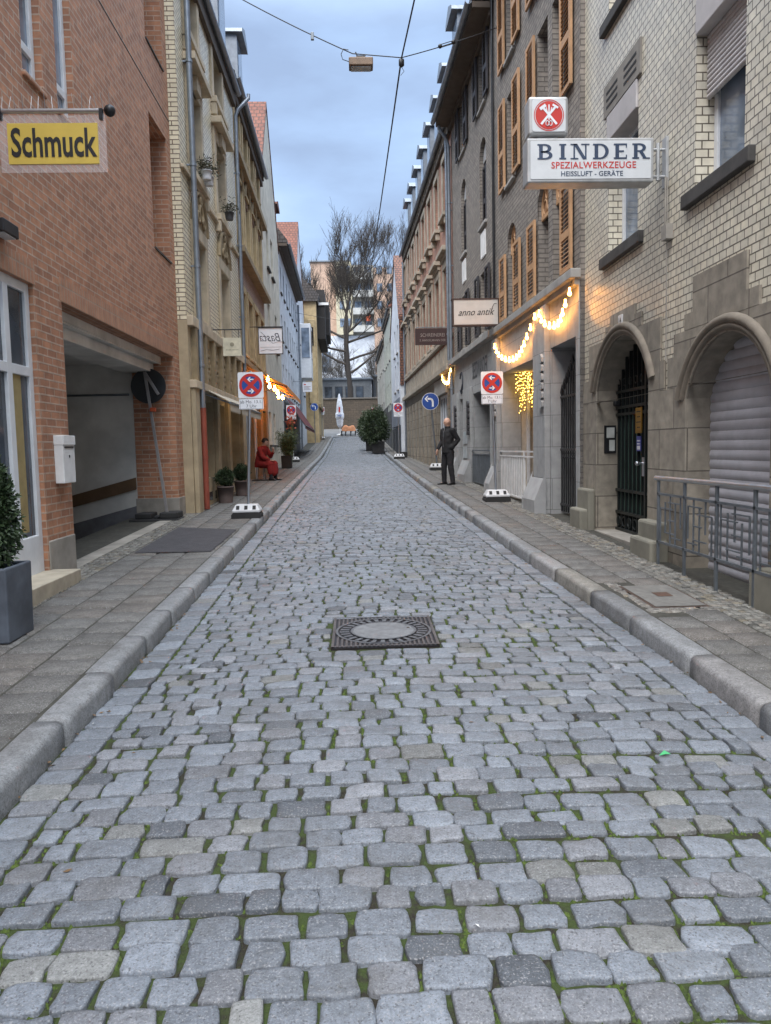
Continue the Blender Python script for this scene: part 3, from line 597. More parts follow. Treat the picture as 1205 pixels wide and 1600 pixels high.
# plinth stones at the door and the garage
boxes(F1,B,'plinth_stone',plain('plinth_stone',(.20,.19,.155),.9,dirt=.5,scale=3),[(8.55,9.12,.0,.16,sw(8.8)-.2,.78),(8.5,9.16,.02,.24,sw(8.8)-.2,.58),(11.2,11.78,.02,.13,sw(11.5)-.2,1.02),(11.25,11.8,.02,.24,sw(11.5)-.2,.72),(5.6,6.36,.02,.22,sw(6)-.3,.62)],.03)
boxes(F1,B,'doorstep',MC['concrete'],[(9.13,11.18,-.31,.05,0,sw(10)+.03)],.01)
mb=MB(F1); n=Vector((0,0,0)); mb.box(10.02,10.16,.028,.05,3.2,3.36); nb=mb.build('house_number',MC['white_paint'],B,bev=.004)
mb=MB(F1); textmesh(mb,'14',.11,lambda x,y:(10.09-x,.052,3.28+y),bold=.01); mb.build('digits',MC['dark_sill'],nb)
# glass notice case on the far jamb of the door
mb=MB(F1); mb.box(11.125,11.148,-.26,-.09,1.55,1.95); nc=mb.build('notice_case',MC['black_metal'],B); boxes(F1,nc,'notice',plain('paper',(.5,.52,.5),.8),[(11.121,11.1255,-.235,-.12,1.77,1.92),(11.121,11.1255,-.24,-.16,1.58,1.74)])
mb=MB(F1); mb.tube([(8.62,.03,4.6),(8.62,.03,2.6)],.007,6); mb.tube([(8.66,.035,4.62),(8.66,.035,4.05)],.012,6); mb.box(8.52,8.66,.0,.08,3.92,4.08); mb.build('cable',plain('cable_grey',(.30,.28,.25),.6),B)
boxes(F1,B,'roof',MC['roof_dark'],[(-4.1,11.9,-8.1,.25,11.2,11.5)],.02)
# ---- right 2 and 3: grey brick with shutters, grey stone shop fronts ----
F2=Fr(3.74,-.025,-1)
gs=MC['stone_grey_blocks']
def fascia(par,u0,u1,ops,zt=4.2,z0=.0,mat=None):
    mb=MB(F2); wall(mb,u0,u1,z0,zt,ops,.45,d=.02); rim(mb,u0,u1,z0,zt,.02,.3); return mb.build('shop_front',mat or gs,par)
def bosses(par,u,z0,n=6,dz=.155,d=.10,mat=None):
    mb=MB(F2)
    for i in range(n):
        z=z0+i*dz; mb.prism([(u-.10,z),(u+.10,z),(u+.10,z+.09),(u+.03,z+.145),(u-.03,z+.145),(u-.10,z+.09)],d-.01,d+.07)
    return mb.build('bosses',mat or gs,par,bev=.012)
B=house('brick_building','grey brown brick house with orange brown shutters and bulbs along its shop front','building',F2,15,sw(15)); B2=B
cols=[(12.65,13.28),(13.55,14.22),(16.0,16.7)]; ops=[]
for (a,b) in cols:
    ops+= [(a,b,4.40,5.75,.55,.26),(a,b,7.15,8.95,0,.26),(a,b,9.65,11.3,0,.26)]
mb=MB(F2); wall(mb,11.8,18,4.2,12.6,ops,.26); shell(mb,11.8,18,-.4,12.6,8); mb.build('wall',MC['brick_grey'],B)
sw_=MC['shutter_wood']
for ci,(a,b) in enumerate(cols):
    sides=((-1,) if ci==0 else ((1,) if ci==1 else (-1,1)))
    for (c,e,fl) in((4.40,5.75,1),(7.15,8.95,0),(9.65,11.3,0)):
        o=window(F2,B,a,b,c,e,d=-.2,fw=.065,nv=0,hs=(c+(e-c)*.68,),fm=MC['white_frame'],pm=MC['pane'],sill=(.07,.07,.06) if fl==0 else None,sm=MC['grey_stone'],shut=(.56,sw_,sides,.02))
        if fl:
            t=MB(F2); ap=arcpts(a,b,5.75,.55,12); t.prism(ap,-.12,-.09); ty=t.build('tympanum',plain('tympanum_wood',(.30,.165,.085),.7,dirt=.3),o)
            t=MB(F2); m_=(a+b)/2
            for (x,z,r) in((m_-.14,5.92,.12),(m_+.14,5.92,.12),(m_,6.13,.10)): t.tube([(x+r*math.cos(q),-.08,z+r*math.sin(q)) for q in np.linspace(0,2*PI,17)],.016,6)
            t.tube([(u,-.08,z) for u,z in arcpts(a+.03,b-.03,5.77,.5,12)],.02,6); t.box(a,b,-.10,-.06,5.72,5.79); t.build('tracery',sw_,ty)
fascia(B,11.8,17.99,[(11.95,13.35,-.5,3.35),(14.25,17.40,-.5,3.3)])
boxes(F2,B,'ledge',MC['grey_stone'],[(11.75,18.0,.0,.16,4.2,4.34),(11.8,18.0,.0,.09,4.1,4.2)],.012)
boxes(F2,B,'pilaster',gs,[(13.40,14.2,.02,.12,-.1,4.1),(17.46,18.0,.02,.12,-.1,4.1)],.012)
for (a,b) in((13.36,14.28),(17.42,18.02)): mb=MB(F2); mb.prism([(.13,-.3),(.30,-.3),(.30,sw(a)+.22),(.13,sw(a)+.62)],a,b,'u'); mb.build('pilaster_foot',MC['plaster_grey'],B,bev=.02)
bosses(B,13.55,2.35); bosses(B,17.62,2.35)
mb=MB(F2); mb.poly([(13.385,-.38+.2*math.cos(t)*random.uniform(.5,1.),1.62+.28*math.sin(t)*random.uniform(.75,1)) for t in np.linspace(0,2*PI,16)[:-1]]) ; mb.build('grey_stain',plain('stain',(.11,.11,.115),.9),B)
# near recess: side wall, ceiling, back; black spear gate
boxes(F2,B,'recess_wall',MC['plaster_grey'],[(11.9,13.45,-2.6,-2.5,-.1,3.4),(13.42,13.6,-2.5,-.43,-.1,3.4),(11.85,11.95,-2.5,-.43,-.1,3.4),(11.9,13.5,-2.5,-.43,3.36,3.45)])
mb=MB(F2); z0=sw(13)
for i in range(11): u=12.02+i*.125; h=2.05+.45*(1-abs(i-5)/5.); mb.tube([(u,-.15,z0+.05),(u,-.15,z0+h)],.014,6); mb.lathe((u,-.15,z0+h),[(.014,0),(.035,.05),(.001,.2)],6)
for z in (.15,1.1,2.0): mb.box(11.97,13.33,-.165,-.135,z0+z,z0+z+.04)
for i in range(10): u=12.08+i*.125; mb.tube([(u+.045*math.cos(t),-.15,z0+1.02+.045*math.sin(t)) for t in np.linspace(0,2*PI,11)],.007,5)
mb.build('spear_gate',MC['black_metal'],B)
# wide recess with the lit far wall
boxes(F2,B,'recess_wall',plain('plaster_warm',(.46,.41,.34),.85,dirt=.2),[(17.41,17.55,-1.6,-.44,-.1,3.35),(14.1,14.24,-1.6,-.44,-.1,3.35),(14.1,17.5,-1.6,-.44,3.305,3.4)])
boxes(F2,B,'shop_glazing',MC['white_frame'],[(14.25,14.33,-1.45,-1.38,sw(15),3.3),(15.7,15.78,-1.45,-1.38,sw(15),3.3),(17.3,17.38,-1.45,-1.38,sw(17),3.3),(14.25,17.4,-1.45,-1.38,3.2,3.3),(14.25,17.4,-1.45,-1.38,sw(16)+.3,sw(16)+.4),(17.33,17.405,-.62,-.55,sw(17),3.3)],.006)
boxes(F2,B,'shop_pane',MC['pane_dark'],[(14.25,17.4,-1.5,-1.46,-.1,3.3)])
boxes(F2,B,'recess_step',MC['concrete'],[(14.25,17.4,-1.45,.0,0,sw(15.8)+.02)])
gable_roof(F2,B,11.8,18,12.6,4.5,8,.45,MC['roof_tiles'],MC['dark_soffit'])
mb=MB(F2); mb.tube([(17.95,.05,4.4),(17.95,.05,12.2)],.03,6); mb.build('downpipe',MC['black_metal'],B)
# right 3
B=house('brick_building','grey brick house with dark shutters, arched windows and BEISS lettering on its stone shop front','building',F2,21,sw(21)); B3=B
ops=[];c3=[(19.0,19.85),(21.9,22.75)]
for (a,b) in c3: ops+=[(a,b,4.5,6.0,0,.25),(a,b,7.15,8.75,.45,.2),(a,b,9.95,11.35,0,.25)]
mb=MB(F2); wall(mb,18.01,24.4,4.2,11.9,ops,.25); shell(mb,18.01,24.4,-.4,11.9,8); mb.build('wall',MC['brick_grey'],B)
sdk=MC['shutter_dark']
for (a,b) in c3:
    window(F2,B,a,b,4.5,6.0,d=-.2,fm=MC['cream_frame'],nv=1,sill=(.06,.07,.05),sm=MC['grey_stone'],shut=(.5,sdk,(-1,1)))
    o=window(F2,B,a,b,7.15,8.75,d=-.12,fm=MC['dark_frame'],nv=1,rise=.45,sill=(.06,.08,.05),sm=MC['grey_stone'])
    shutter(F2,o,a+.02,a+(b-a)/2-.01,7.17,8.6,sdk,-.11); shutter(F2,o,a+(b-a)/2+.01,b-.02,7.17,8.6,sdk,-.11)
    t=MB(F2); t.prism(arcpts(a+.02,b-.02,8.72,.42,10),-.115,-.09); t.build('tympanum',MC['plaster_grey'],o)
    window(F2,B,a,b,9.95,11.35,d=-.2,fm=MC['cream_frame'],nv=1,pm=MC['pane_light'],sill=(.06,.07,.05),sm=MC['grey_stone'],shut=(.48,sdk,(-1,1)))
    boxes(F2,B,'vent_panel',MC['white_paint'],[(a+.1+.16*k,a+.2+.16*k,.0,.03,6.35,6.95) for k in range(4)])
fascia(B,18.01,24.4,[(18.35,21.0,-.5,3.1),(22.3,23.3,-.5,3.1)])
boxes(F2,B,'ledge',MC['grey_stone'],[(18.0,24.45,.0,.2,4.2,4.36)],.012)
boxes(F2,B,'pilaster',gs,[(21.05,22.25,.02,.11,-.1,3.3),(23.35,24.4,.02,.11,-.1,3.3),(18.02,18.3,.02,.11,-.1,3.3)],.012)
for (a,b) in((21.0,22.3),(23.3,24.42)): mb=MB(F2); mb.prism([(.12,-.3),(.28,-.3),(.28,sw(a)+.2),(.12,sw(a)+.6)],a,b,'u'); mb.build('pilaster_foot',MC['plaster_grey'],B,bev=.02)
bosses(B,21.2,2.0,mat=MC['dark_frame']); bosses(B,23.5,2.0,mat=MC['dark_frame'])
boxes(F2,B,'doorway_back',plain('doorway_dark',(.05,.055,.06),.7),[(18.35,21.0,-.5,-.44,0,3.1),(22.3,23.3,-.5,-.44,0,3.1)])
boxes(F2,B,'notice_board',plain('notice_pale',(.36,.40,.42),.6),[(21.5,22.1,.115,.13,1.75,2.1),(21.55,22.15,.115,.13,1.35,1.68)])
mb=MB(F2); textmesh(mb,'BEISSWANDER',.62,lambda x,y:(20.0-x,.026,3.68+y),bold=.008,sx=.52); mb.build('lettering',plain('letter_dark',(.035,.04,.055),.6),B)
mb=MB(F2); mb.tube([(22.9+.25*math.cos(t),.03,3.55+.3*math.sin(t)) for t in np.linspace(.5,5.6,24)],.025,6); mb.tube([(22.72,.03,3.5),(23.0,.03,3.3)],.025,6); mb.build('emblem',MC['letter_dark'],B)
rf=gable_roof(F2,B,18.02,24.38,11.75,4.2,8,.5,MC['roof_dark'],MC['dark_soffit']); dormer(F2,rf,20.0,.1,12.0,.95,1.8); dormer(F2,rf,22.9,.1,12.0,.95,1.8)
pipe(F2,B,24.42,.1,sw(24),10.9,.05,bend=(-.1,.3))
# right 4: pink brick with stone window surrounds and a row of dormers
B=house('brick_building','long pink brick house with sandstone window surrounds and a row of zinc dormers','building',F2,32,sw(32)); B4=B
W4=[25.35+2.1*i for i in range(8)]; ops=[]
for u in W4[:8]: ops+=[(u,u+.95,5.45,7.55,0,.2),(u,u+.95,9.2,11.0,0,.2)]
mb=MB(F2); wall(mb,24.5,41.2,4.1,12.0,ops,.2); shell(mb,24.5,41.2,-.4,12.0,9); mb.build('wall',MC['brick_pink'],B)
bs=plain('brown_stone',(.34,.295,.235),.85,dirt=.5,var=.2,scale=3,bmp=.3)
for u in W4:
    o=window(F2,B,u,u+.95,5.45,7.55,d=-.14,fm=MC['cream_frame'],nv=1,hs=(7.0,),sill=(.12,.12,.2),sm=bs)
    boxes(F2,o,'surround',bs,[(u-.2,u,.0,.06,5.45,7.55),(u+.95,u+1.15,.0,.06,5.45,7.55),(u-.2,u+1.15,.0,.07,7.55,7.8),(u-.3,u+1.25,.0,.26,7.95,8.1),(u-.24,u+1.19,.0,.12,7.8,7.95)],.012)
    o=window(F2,B,u,u+.95,9.2,11.0,d=-.14,fm=MC['cream_frame'],nv=1,hs=(10.5,),sill=(.2,.12,.16),sm=bs)
    boxes(F2,o,'surround',bs,[(u-.18,u,.0,.05,9.2,11.0),(u+.95,u+1.13,.0,.05,9.2,11.0),(u-.18,u+1.13,.0,.06,11.0,11.2),(u-.1,u+.02,.0,.14,8.85,9.05),(u+.93,u+1.05,.0,.14,8.85,9.05)],.012)
boxes(F2,B,'cornice',bs,[(24.5,41.2,.0,.25,4.12,4.3),(24.5,41.2,.0,.14,5.15,5.28)],.012)
boxes(F2,B,'frieze',bs,[(24.55+1.05*k,24.55+1.05*k+.9,.0,.05,4.4,5.05) for k in range(16)],.012)
boxes(F2,B,'eaves_cornice',plain('eaves_wood',(.20,.165,.12),.7,dirt=.3),[(24.5,41.2,.0,.12,11.52,11.70)]+[(24.6+.5*k,24.72+.5*k,.005,.11,11.36,11.5) for k in range(33)],.01)
mb=MB(F2); wall(mb,24.5,41.2,-.4,4.1,[(26.0,28.6,.9,3.5,0,.35),(24.75,25.7,-.5,3.6,0,.3),(30.2,31.4,1.6,3.5,0,.3),(33.2,34.4,1.6,3.5,0,.3),(36.2,37.4,1.6,3.5,0,.3),(39.2,40.4,1.6,3.5,0,.3)],.35,d=.02); mb.build('stone_base',MC['stone_beige_blocks'],B)
boxes(F2,B,'pilaster',MC['stone_beige_blocks'],[(29.0+1.5*k,29.55+1.5*k,.02,.14,-.3,3.7) for k in range(8)],.015)
o=window(F2,B,26.0,28.6,.9,3.5,d=-.1,fw=.09,nv=3,fm=MC['white_frame'],pm=MC['pane_light'],name='shop_window')
boxes(F2,B,'shop_sign_board',plain('sign_board',(.33,.32,.30),.7),[(25.9,28.9,.02,.09,3.5,4.05)],.01)
for u in(30.2,33.2,36.2,39.2): window(F2,B,u,u+1.2,1.6,3.5,d=-.2,fm=MC['cream_frame'],nv=1)
boxes(F2,B,'doorway_back',MC['doorway_dark'],[(24.75,25.7,-.34,-.3,0,3.6)])
boxes(F2,B,'poster_board',plain('poster_pale',(.38,.38,.42),.5),[(24.8,25.65,-.29,-.26,1.3,2.2)]); boxes(F2,B,'poster_board',plain('poster_blue',(.12,.15,.33),.5),[(24.8,25.65,-.29,-.26,2.23,2.55)]); boxes(F2,B,'poster_board',plain('poster_green',(.28,.30,.22),.5),[(24.8,25.65,-.29,-.26,2.58,3.0)])
rf=gable_roof(F2,B,24.5,41.2,11.75,3.2,9,.14,MC['roof_dark'],MC['dark_soffit'])
for k in range(7): dormer(F2,rf,26.0+2.25*k,-.05,11.9,.95,1.85,wallm=plain('dormer_zinc',(.15,.17,.20),.5,.4))
pipe(F2,B,24.56,.16,4.4,11.3,.045); pipe(F2,B,41.0,.1,sw(41),11.3,.05)
# right 5..7: narrower houses towards the far end
F5=Fr(2.85,-.011,-1)
B=house('gabled_house','tall white plastered house with a brown tile clad side wall beyond the pink house','building',F5,46,sw(46))
ops=[(u,u+.9,z,z+1.5,0,.15) for u in(42.6,45.0) for z in(4.9,6.9)]
mb=MB(F5); wall(mb,41.3,49.6,-.3,8.6,ops,.15); shell(mb,41.3,49.6,-.3,8.6,8,top=False); mb.build('wall',MC['plaster_white'],B)
for o in ops: window(F5,B,o[0],o[1],o[2],o[3],d=-.1,fm=MC['white_frame'],nv=1,sill=(.08,.08,.06),sm=MC['grey_stone'])
boxes(F5,B,'tile_cladding',MC['tile_brown'],[(41.22,41.295,-5,.02,5.0,8.7)])
boxes(F5,B,'timber_cladding',plain('cladding_blue',(.16,.18,.22),.7),[(42+.35*k,42.28+.35*k,.0,.05,2.9,4.4) for k in range(21)])
mb=MB(F5); mb.prism([(41.3,8.6),(49.6,8.6),(44.4,12.3)],-8,0); mb.build('gable',MC['plaster_white'],B)
mb=MB(F5); mb.mesh([(41.2,.05,8.6),(44.4,.05,12.5),(44.4,-8.1,12.5),(41.2,-8.1,8.6),(49.8,.05,8.5),(49.8,-8.1,8.5),(41.2,.05,8.45),(44.4,.05,12.3),(44.4,-8.1,12.3),(41.2,-8.1,8.45),(49.8,.05,8.35),(49.8,-8.1,8.35)],[(0,1,2,3),(1,4,5,2),(6,9,8,7),(7,8,11,10),(0,6,7,1),(1,7,10,4),(0,3,9,6),(4,10,11,5)]); mb.build('roof',MC['tile_brown'],B)
boxes(F5,B,'shop_front',plain('shop_dark',(.04,.045,.055),.5),[(41.6,45.8,.0,.03,sw(43)-.1,2.9),(46.4,49.2,.0,.03,sw(47)-.1,2.8)])
def simple_house(name,label,fr,u0,u1,ze,wmat,rmat,rows,cols_,fm,h=3.5,ov=.35,sillm=None,D=8,pm=None,rec=.14,wh=1.4,ww=.85,base=None):
    B=house(name,label,'building',fr,(u0+u1)/2,sw((u0+u1)/2)); st=(u1-u0)/cols_; ops=[(u0+st*(i+.5)-ww/2,u0+st*(i+.5)+ww/2,z,z+wh,0,rec) for i in range(cols_) for z in rows]
    mb=MB(fr); wall(mb,u0,u1,g(u0)-.4,ze,ops,rec); shell(mb,u0,u1,g(u0)-.4,ze,D); mb.build('wall',wmat,B)
    for o in ops: window(fr,B,o[0],o[1],o[2],o[3],d=-rec+.04,fm=fm,nv=1,pm=pm,sill=(.07,.08,.05),sm=sillm or MC['grey_stone'])
    gable_roof(fr,B,u0,u1,ze,h,D,ov,rmat,MC['dark_soffit'])
    if base: boxes(fr,B,'shop_front',base,[(u0+.3,(u0+u1)/2-.2,.0,.03,g(u0),sw(u0)+2.5),((u0+u1)/2+.2,u1-.3,.0,.03,g(u0),sw(u1)+2.5)])
    return B
simple_house('town_house','pale grey green town house with a red tiled roof behind the white gabled house',F5,49.7,58.5,10.6,plain('plaster_green',(.36,.38,.34),.9,dirt=.3),MC['roof_tiles'],(4.6,7.4),4,MC['white_frame'],3.6,ov=.08,base=MC['shop_dark'])
simple_house('town_house','last pale town house with grey roof at the right end of the street',F5,58.6,72.5,9.8,plain('plaster_pale',(.42,.42,.40),.9,dirt=.3),MC['roof_dark'],(5.2,7.7),5,MC['white_frame'],3.0,ov=.08,base=MC['shop_dark'])
# ---- left 1: red brick ----
L1=Fr(-3.3,0,1); BK=MC['brick_red']
B=house('brick_building','orange red brick building with a passage opening, narrow windows and a white framed shop door','building',L1,6,sw(9)); BL1=B
ops=[(6.0,8.22,0,3.45,0,.14),(8.98,14.25,-.5,3.42,0,.0001),(8.27,8.8,5.6,8.2,0,.13),(9.2,9.75,5.6,8.2,0,.13),(13.28,14.45,5.1,7.3,0,.4),(13.28,14.45,8.45,11.2,0,.4),(8.27,8.8,9.0,11.6,0,.13),(9.2,9.75,9.0,11.6,0,.13),(3.6,4.4,5.6,8.2,0,.3)]
mb=MB(L1); wall(mb,-4,14.75,-.4,12.5,ops,.2)
mb.poly([(-4,0,-.4),(-4,0,12.5),(-4,-9,12.5),(-4,-9,-.4)]); mb.poly([(14.75,0,-.4),(14.75,0,12.5),(14.75,-9,12.5),(14.75,-9,-.4)]); mb.poly([(-4,-9,-.4),(14.75,-9,-.4),(14.75,-9,12.5),(-4,-9,12.5)])
for (a,b,c,e) in((13.28,14.45,5.1,7.3),(13.28,14.45,8.45,11.2)): mb.poly([(a,-.4,c),(b,-.4,c),(b,-.4,e),(a,-.4,e)])
mb.poly([(14.25,0,-.4),(14.25,-.75,-.4),(14.25,-.75,3.42),(14.25,0,3.42)]); mb.poly([(8.98,0,-.4),(8.98,-.5,-.4),(8.98,-.5,3.42),(8.98,0,3.42)])
for (a,b) in ((8.98,14.25),): mb.poly([(a,0,3.42),(b,0,3.42),(b,-.22,3.42),(a,-.22,3.42)])
mb.build('wall',BK,B)
boxes(L1,B,'lintel',MC['brick_soldier'],[(8.93,14.3,-.18,.006,3.424,3.69),(5.9,8.27,-.12,.006,3.452,3.69)])
boxes(L1,B,'expansion_joint',MC['black_rubber'],[(5,14.74,-.01,.004,7.71,7.73)])
boxes(L1,B,'niche_sill',MC['dark_sill'],[(13.3,14.44,-.38,.02,5.102,5.13),(13.3,14.44,-.38,.02,8.452,8.48)])
boxes(L1,B,'pier_base',MC['concrete'],[(8.24,8.99,-.16,.012,-.1,.78),(14.24,14.74,-.78,.012,-.1,.86)],.012)
for (a,b,c,e) in((8.27,8.8,5.6,8.2),(9.2,9.75,5.6,8.2),(8.27,8.8,9.0,11.6),(9.2,9.75,9.0,11.6),(3.6,4.4,5.6,8.2)): window(L1,B,a,b,c,e,d=-.08,fw=.09,nv=0,hs=(c+.35,c+1.7),pm=MC['pane_light'],sill=(.035,.06,.02),sm=BK)
# shop door, white
o=window(L1,B,6.0,8.22,sw(7)+.02,3.45,d=-.05,fw=.1,nv=3,hs=(2.55,),pm=MC['pane'],name='shop_door')
boxes(L1,o,'door_panel',MC['white_frame'],[(6.1,8.12,-.09,-.045,sw(7)+.03,sw(7)+.55)],.01)
boxes(L1,o,'curtain',plain('curtain_gold',(.30,.23,.10),.9),[(7.72,7.95,-.078,-.07,sw(7)+.6,2.5)])
boxes(L1,B,'doorstep',plain('step_beige',(.40,.35,.27),.8,dirt=.3),[(6.0,8.3,-.1,.30,.1,sw(8)+.13)],.01)
# passage interior
mb=MB(L1)
fz=lambda d,u: sw(u)+min(0,(d+.2)*.26)
for a,b in((0,-.2),(-.2,-1.5),(-1.5,-3),(-3,-7)): mb.poly([(8.9,a,fz(a,8.9)),(14.3,a,fz(a,14.3)),(14.3,b,fz(b,14.3)),(8.9,b,fz(b,8.9))])
mb.build('passage_floor',MC['concrete'],B)
mb=MB(L1); y1=14.256; mb.poly([(y1,-.75,-2),(y1,-7,-2),(y1,-7,3.3),(y1,-.75,3.3)]); mb.poly([(8.97,-.5,-2),(8.97,-7,-2),(8.97,-7,3.3),(8.97,-.5,3.3)]); mb.poly([(8.9,-7,-2),(14.3,-7,-2),(14.3,-7,3.3),(8.9,-7,3.3)]); mb.build('passage_wall',MC['plaster_inside'],B)
mb=MB(L1); mb.poly([(8.9,-.2,3.3),(14.3,-.2,3.3),(14.3,-7,3.3),(8.9,-7,3.3)]); mb.poly([(8.98,-.22,3.42),(14.25,-.22,3.42),(14.25,-.22,3.28),(8.98,-.22,3.28)]); mb.build('passage_ceiling',MC['plaster_inside'],B); boxes(L1,B,'ceiling_beam',MC['plaster_inside'],[(8.99,14.24,-.9,-.35,3.14,3.298)],.01)
q=lambda d,h: fz(d,14.2)+h
mb=MB(L1); 
for (h0,h1,t) in((.66,.88,.03),): mb.mesh([(14.25,-.76,q(-.76,h0)),(14.25,-6.9,q(-6.9,h0)),(14.25,-6.9,q(-6.9,h1)),(14.25,-.76,q(-.76,h1)),(14.22,-.76,q(-.76,h0)),(14.22,-6.9,q(-6.9,h0)),(14.22,-6.9,q(-6.9,h1)),(14.22,-.76,q(-.76,h1))],[(4,5,6,7),(0,4,7,3),(3,7,6,2),(0,1,5,4)])
mb.build('bumper_rail',MC['brown_wood'],B)
mb=MB(L1); mb.tube([(14.2,-.8,2.75),(14.2,-6.5,2.75)],.02,8); mb.tube([(14.2,-2.2,2.75),(14.2,-2.2,1.5)],.014,8); mb.box(14.17,14.25,-2.27,-2.13,1.4,1.52); mb.build('conduit',MC['grey_metal'],B); mb=MB(L1); mb.box(11.2,12.4,-2.6,-2.45,3.2,3.29); mb.build('strip_lamp',MC['white_plastic'],B)
mb=MB(L1); mb.mesh([(14.248,-.76,q(-.76,-.3)),(14.248,-6.9,q(-6.9,-.3)),(14.248,-6.9,q(-6.9,.36)),(14.248,-.76,q(-.76,.36))],[(0,1,2,3)]); mb.build('painted_dado',MC['inside_grey'],B)
boxes(L1,B,'roof',MC['roof_dark'],[(-4.1,14.8,-9.1,.2,12.5,12.8)])
# ---- left 2: cream glazed brick with sandstone windows ----
L2=Fr(-3.13,0,1); os_=plain('tan_stone',(.46,.385,.28),.85,dirt=.55,var=.2,scale=3,bmp=.3)
B=house('brick_building','cream glazed brick house with carved sandstone windows, shop awnings and a grey and red drainpipe','building',L2,18,sw(18)); BL2=B
c2=[(15.65,16.75),(18.5,19.7)]; ops=[]
for (a,b) in c2: ops+=[(a,b,4.35,5.95,0,.25),(a,b,7.15,8.85,0,.25),(a,b,9.75,10.95,0,.25)]
mb=MB(L2); wall(mb,14.76,21.6,4.1,11.25,ops,.25); shell(mb,14.76,21.6,4.15,11.25,9); mb.build('wall',MC['brick_cream'],B)
for (a,b) in c2:
    for (c,e,k) in((4.35,5.95,0),(7.15,8.85,1),(9.75,10.95,2)):
        o=window(L2,B,a,b,c,e,d=-.2,fm=MC['cream_frame'],nv=1,hs=(c+(e-c)*.7,),sill=(.14 if k else .08,.14,.22),sm=os_)
        boxes(L2,o,'surround',os_,[(a-.2,a,-.0,.05,c,e),(b,b+.2,0,.05,c,e),(a+.001,a+.02,-.2,.05,c,e),(b-.02,b-.001,-.2,.05,c,e),(a+.02,b-.02,-.2,.05,e-.02,e-.001),(a-.2,b+.2,0,.055,e,e+.25)]+([(a-.3,b+.3,0,.24,e+.28,e+.42),(a+.35,b-.35,0,.14,e-.02,e+.27)] if k==1 else [])+([(a-.2,a-.05,0,.12,c-.4,c-.14),(b+.05,b+.2,0,.12,c-.4,c-.14)] if k else []),.015)
        if k==0:
            t=MB(L2); t.prism(arcpts(a-.2,b+.2,e+.25,.7,14),0,.05); t.tube([(u,.05,z) for u,z in arcpts(a-.17,b+.17,e+.25,.68,14)],.05,6); m_=(a+b)/2
            for (x,z,r) in((m_,e+.55,.16),(m_-.28,e+.42,.1),(m_+.28,e+.42,.1),(m_,e+.8,.07)): t.tube([(x+r*math.cos(v),.07,z+r*math.sin(v)) for v in np.linspace(0,2*PI,13)],.035,6)
            t.build('carved_arch',plain('carved_stone',(.26,.20,.12),.9,dirt=.5),o)
boxes(L2,B,'string_course',os_,[(14.76,21.6,0,.07,6.93,7.0),(14.76,21.6,0,.12,4.06,4.25),(14.76,21.6,0,.14,2.9,3.05)],.012)
mb=MB(L2); so=[(15.9,17.0),(17.45,18.5),(18.9,20.7)]; wall(mb,14.76,21.6,-.4,4.1,[(a,b,sw(17)+.55,2.75,0,.35) for a,b in so],.35,d=.01); shell(mb,14.755,21.6,-.4,4.16,9,d=.01); mb.build('sandstone_front',plain('shop_sandstone',(.36,.29,.19),.9,dirt=.5,scale=3,bmp=.3),B)
for a,b in so: window(L2,B,a,b,sw(17)+.55,2.75,d=-.2,fw=.06,fm=MC['cream_frame'],pm=MC['pane'],nv=0,name='shop_window')
mb=MB(L2)      # carved frieze panels between little piers
for k in range(7):
    u=15.1+k*.95; mb.box(u-.09,u+.09,.01,.11,3.06,4.05)
    if k<6:
        for i in range(3):
            for j in range(3): mb.tube([(u+.3+.18*i+.075*math.cos(t),.02,3.3+.23*j+.085*math.sin(t)) for t in np.linspace(0,2*PI,9)],.025,5)
mb.build('frieze',MC['carved_stone'],B)
boxes(L2,B,'pilaster',MC['shop_sandstone'],[(14.8,15.2,.01,.1,-.1,2.9),(17.07,17.38,.01,.1,-.1,2.9),(18.55,18.85,.01,.1,-.1,2.9),(20.8,21.5,.01,.1,-.1,2.9)],.015)
boxes(L2,B,'cellar_vent',MC['pane_dark'],[(16.2,16.6,.005,.014,sw(16)+.1,sw(16)+.28),(16.9,17.3,.005,.014,sw(16)+.1,sw(16)+.28)])
pipe(L2,B,15.35,.12,sw(15)+.02,10.9,.055,low=MC['rust_red'],zl=2.55,bend=(0,.4)); pipe(L2,B,21.45,.1,sw(21),10.6,.05,bend=(.1,.35))
rf=gable_roof(L2,B,14.76,21.6,11.3,4.2,9,.10,MC['roof_dark'],MC['dark_soffit']); dormer(L2,rf,20.3,.0,11.6,1.1,2.0)
def awning(par,fr,u0,u1,zw,zf,out,mat,val=.22,name='awning'):
    mb=MB(fr); n=int((u1-u0)/.12); mb.mesh([(u0,.06,zw),(u1,.06,zw),(u1,out,zf),(u0,out,zf),(u0,.06,zw-.02),(u1,.06,zw-.02),(u1,out,zf-.02),(u0,out,zf-.02)],[(0,1,2,3),(4,7,6,5),(0,4,5,1),(2,6,7,3),(1,5,6,2),(0,3,7,4)])
    o=mb.build(name,mat,par); v=MB(fr)
    for i in range(n):
        a=u0+(u1-u0)*i/n;b=u0+(u1-u0)*(i+1)/n; v.mesh([(a,out,zf),(b,out,zf),(b,out+.006,zf-val*.8),((a+b)/2,out+.01,zf-val),(a,out+.006,zf-val*.8)],[(0,1,2,3,4)])
    v.build('valance',mat,o); return o
def awn_thing(label,fr,u0,u1,zw,zf,out,mat,grp=None,val=.22,arms=True):
    T=house('awning',label,'awning',fr,(u0+u1)/2,zf-val,grp); o=awning(T,fr,u0,u1,zw,zf,out,mat,val,'canopy')
    if arms:
        a=MB(fr)
        for u in(u0+.1,u1-.1): a.bar((u,.06,zw-.12),(u,out,zf-.04),.03)
        a.bar((u0,out,zf-.03),(u1,out,zf-.03),.04); a.build('arm',MC['grey_metal'],T)
    return T
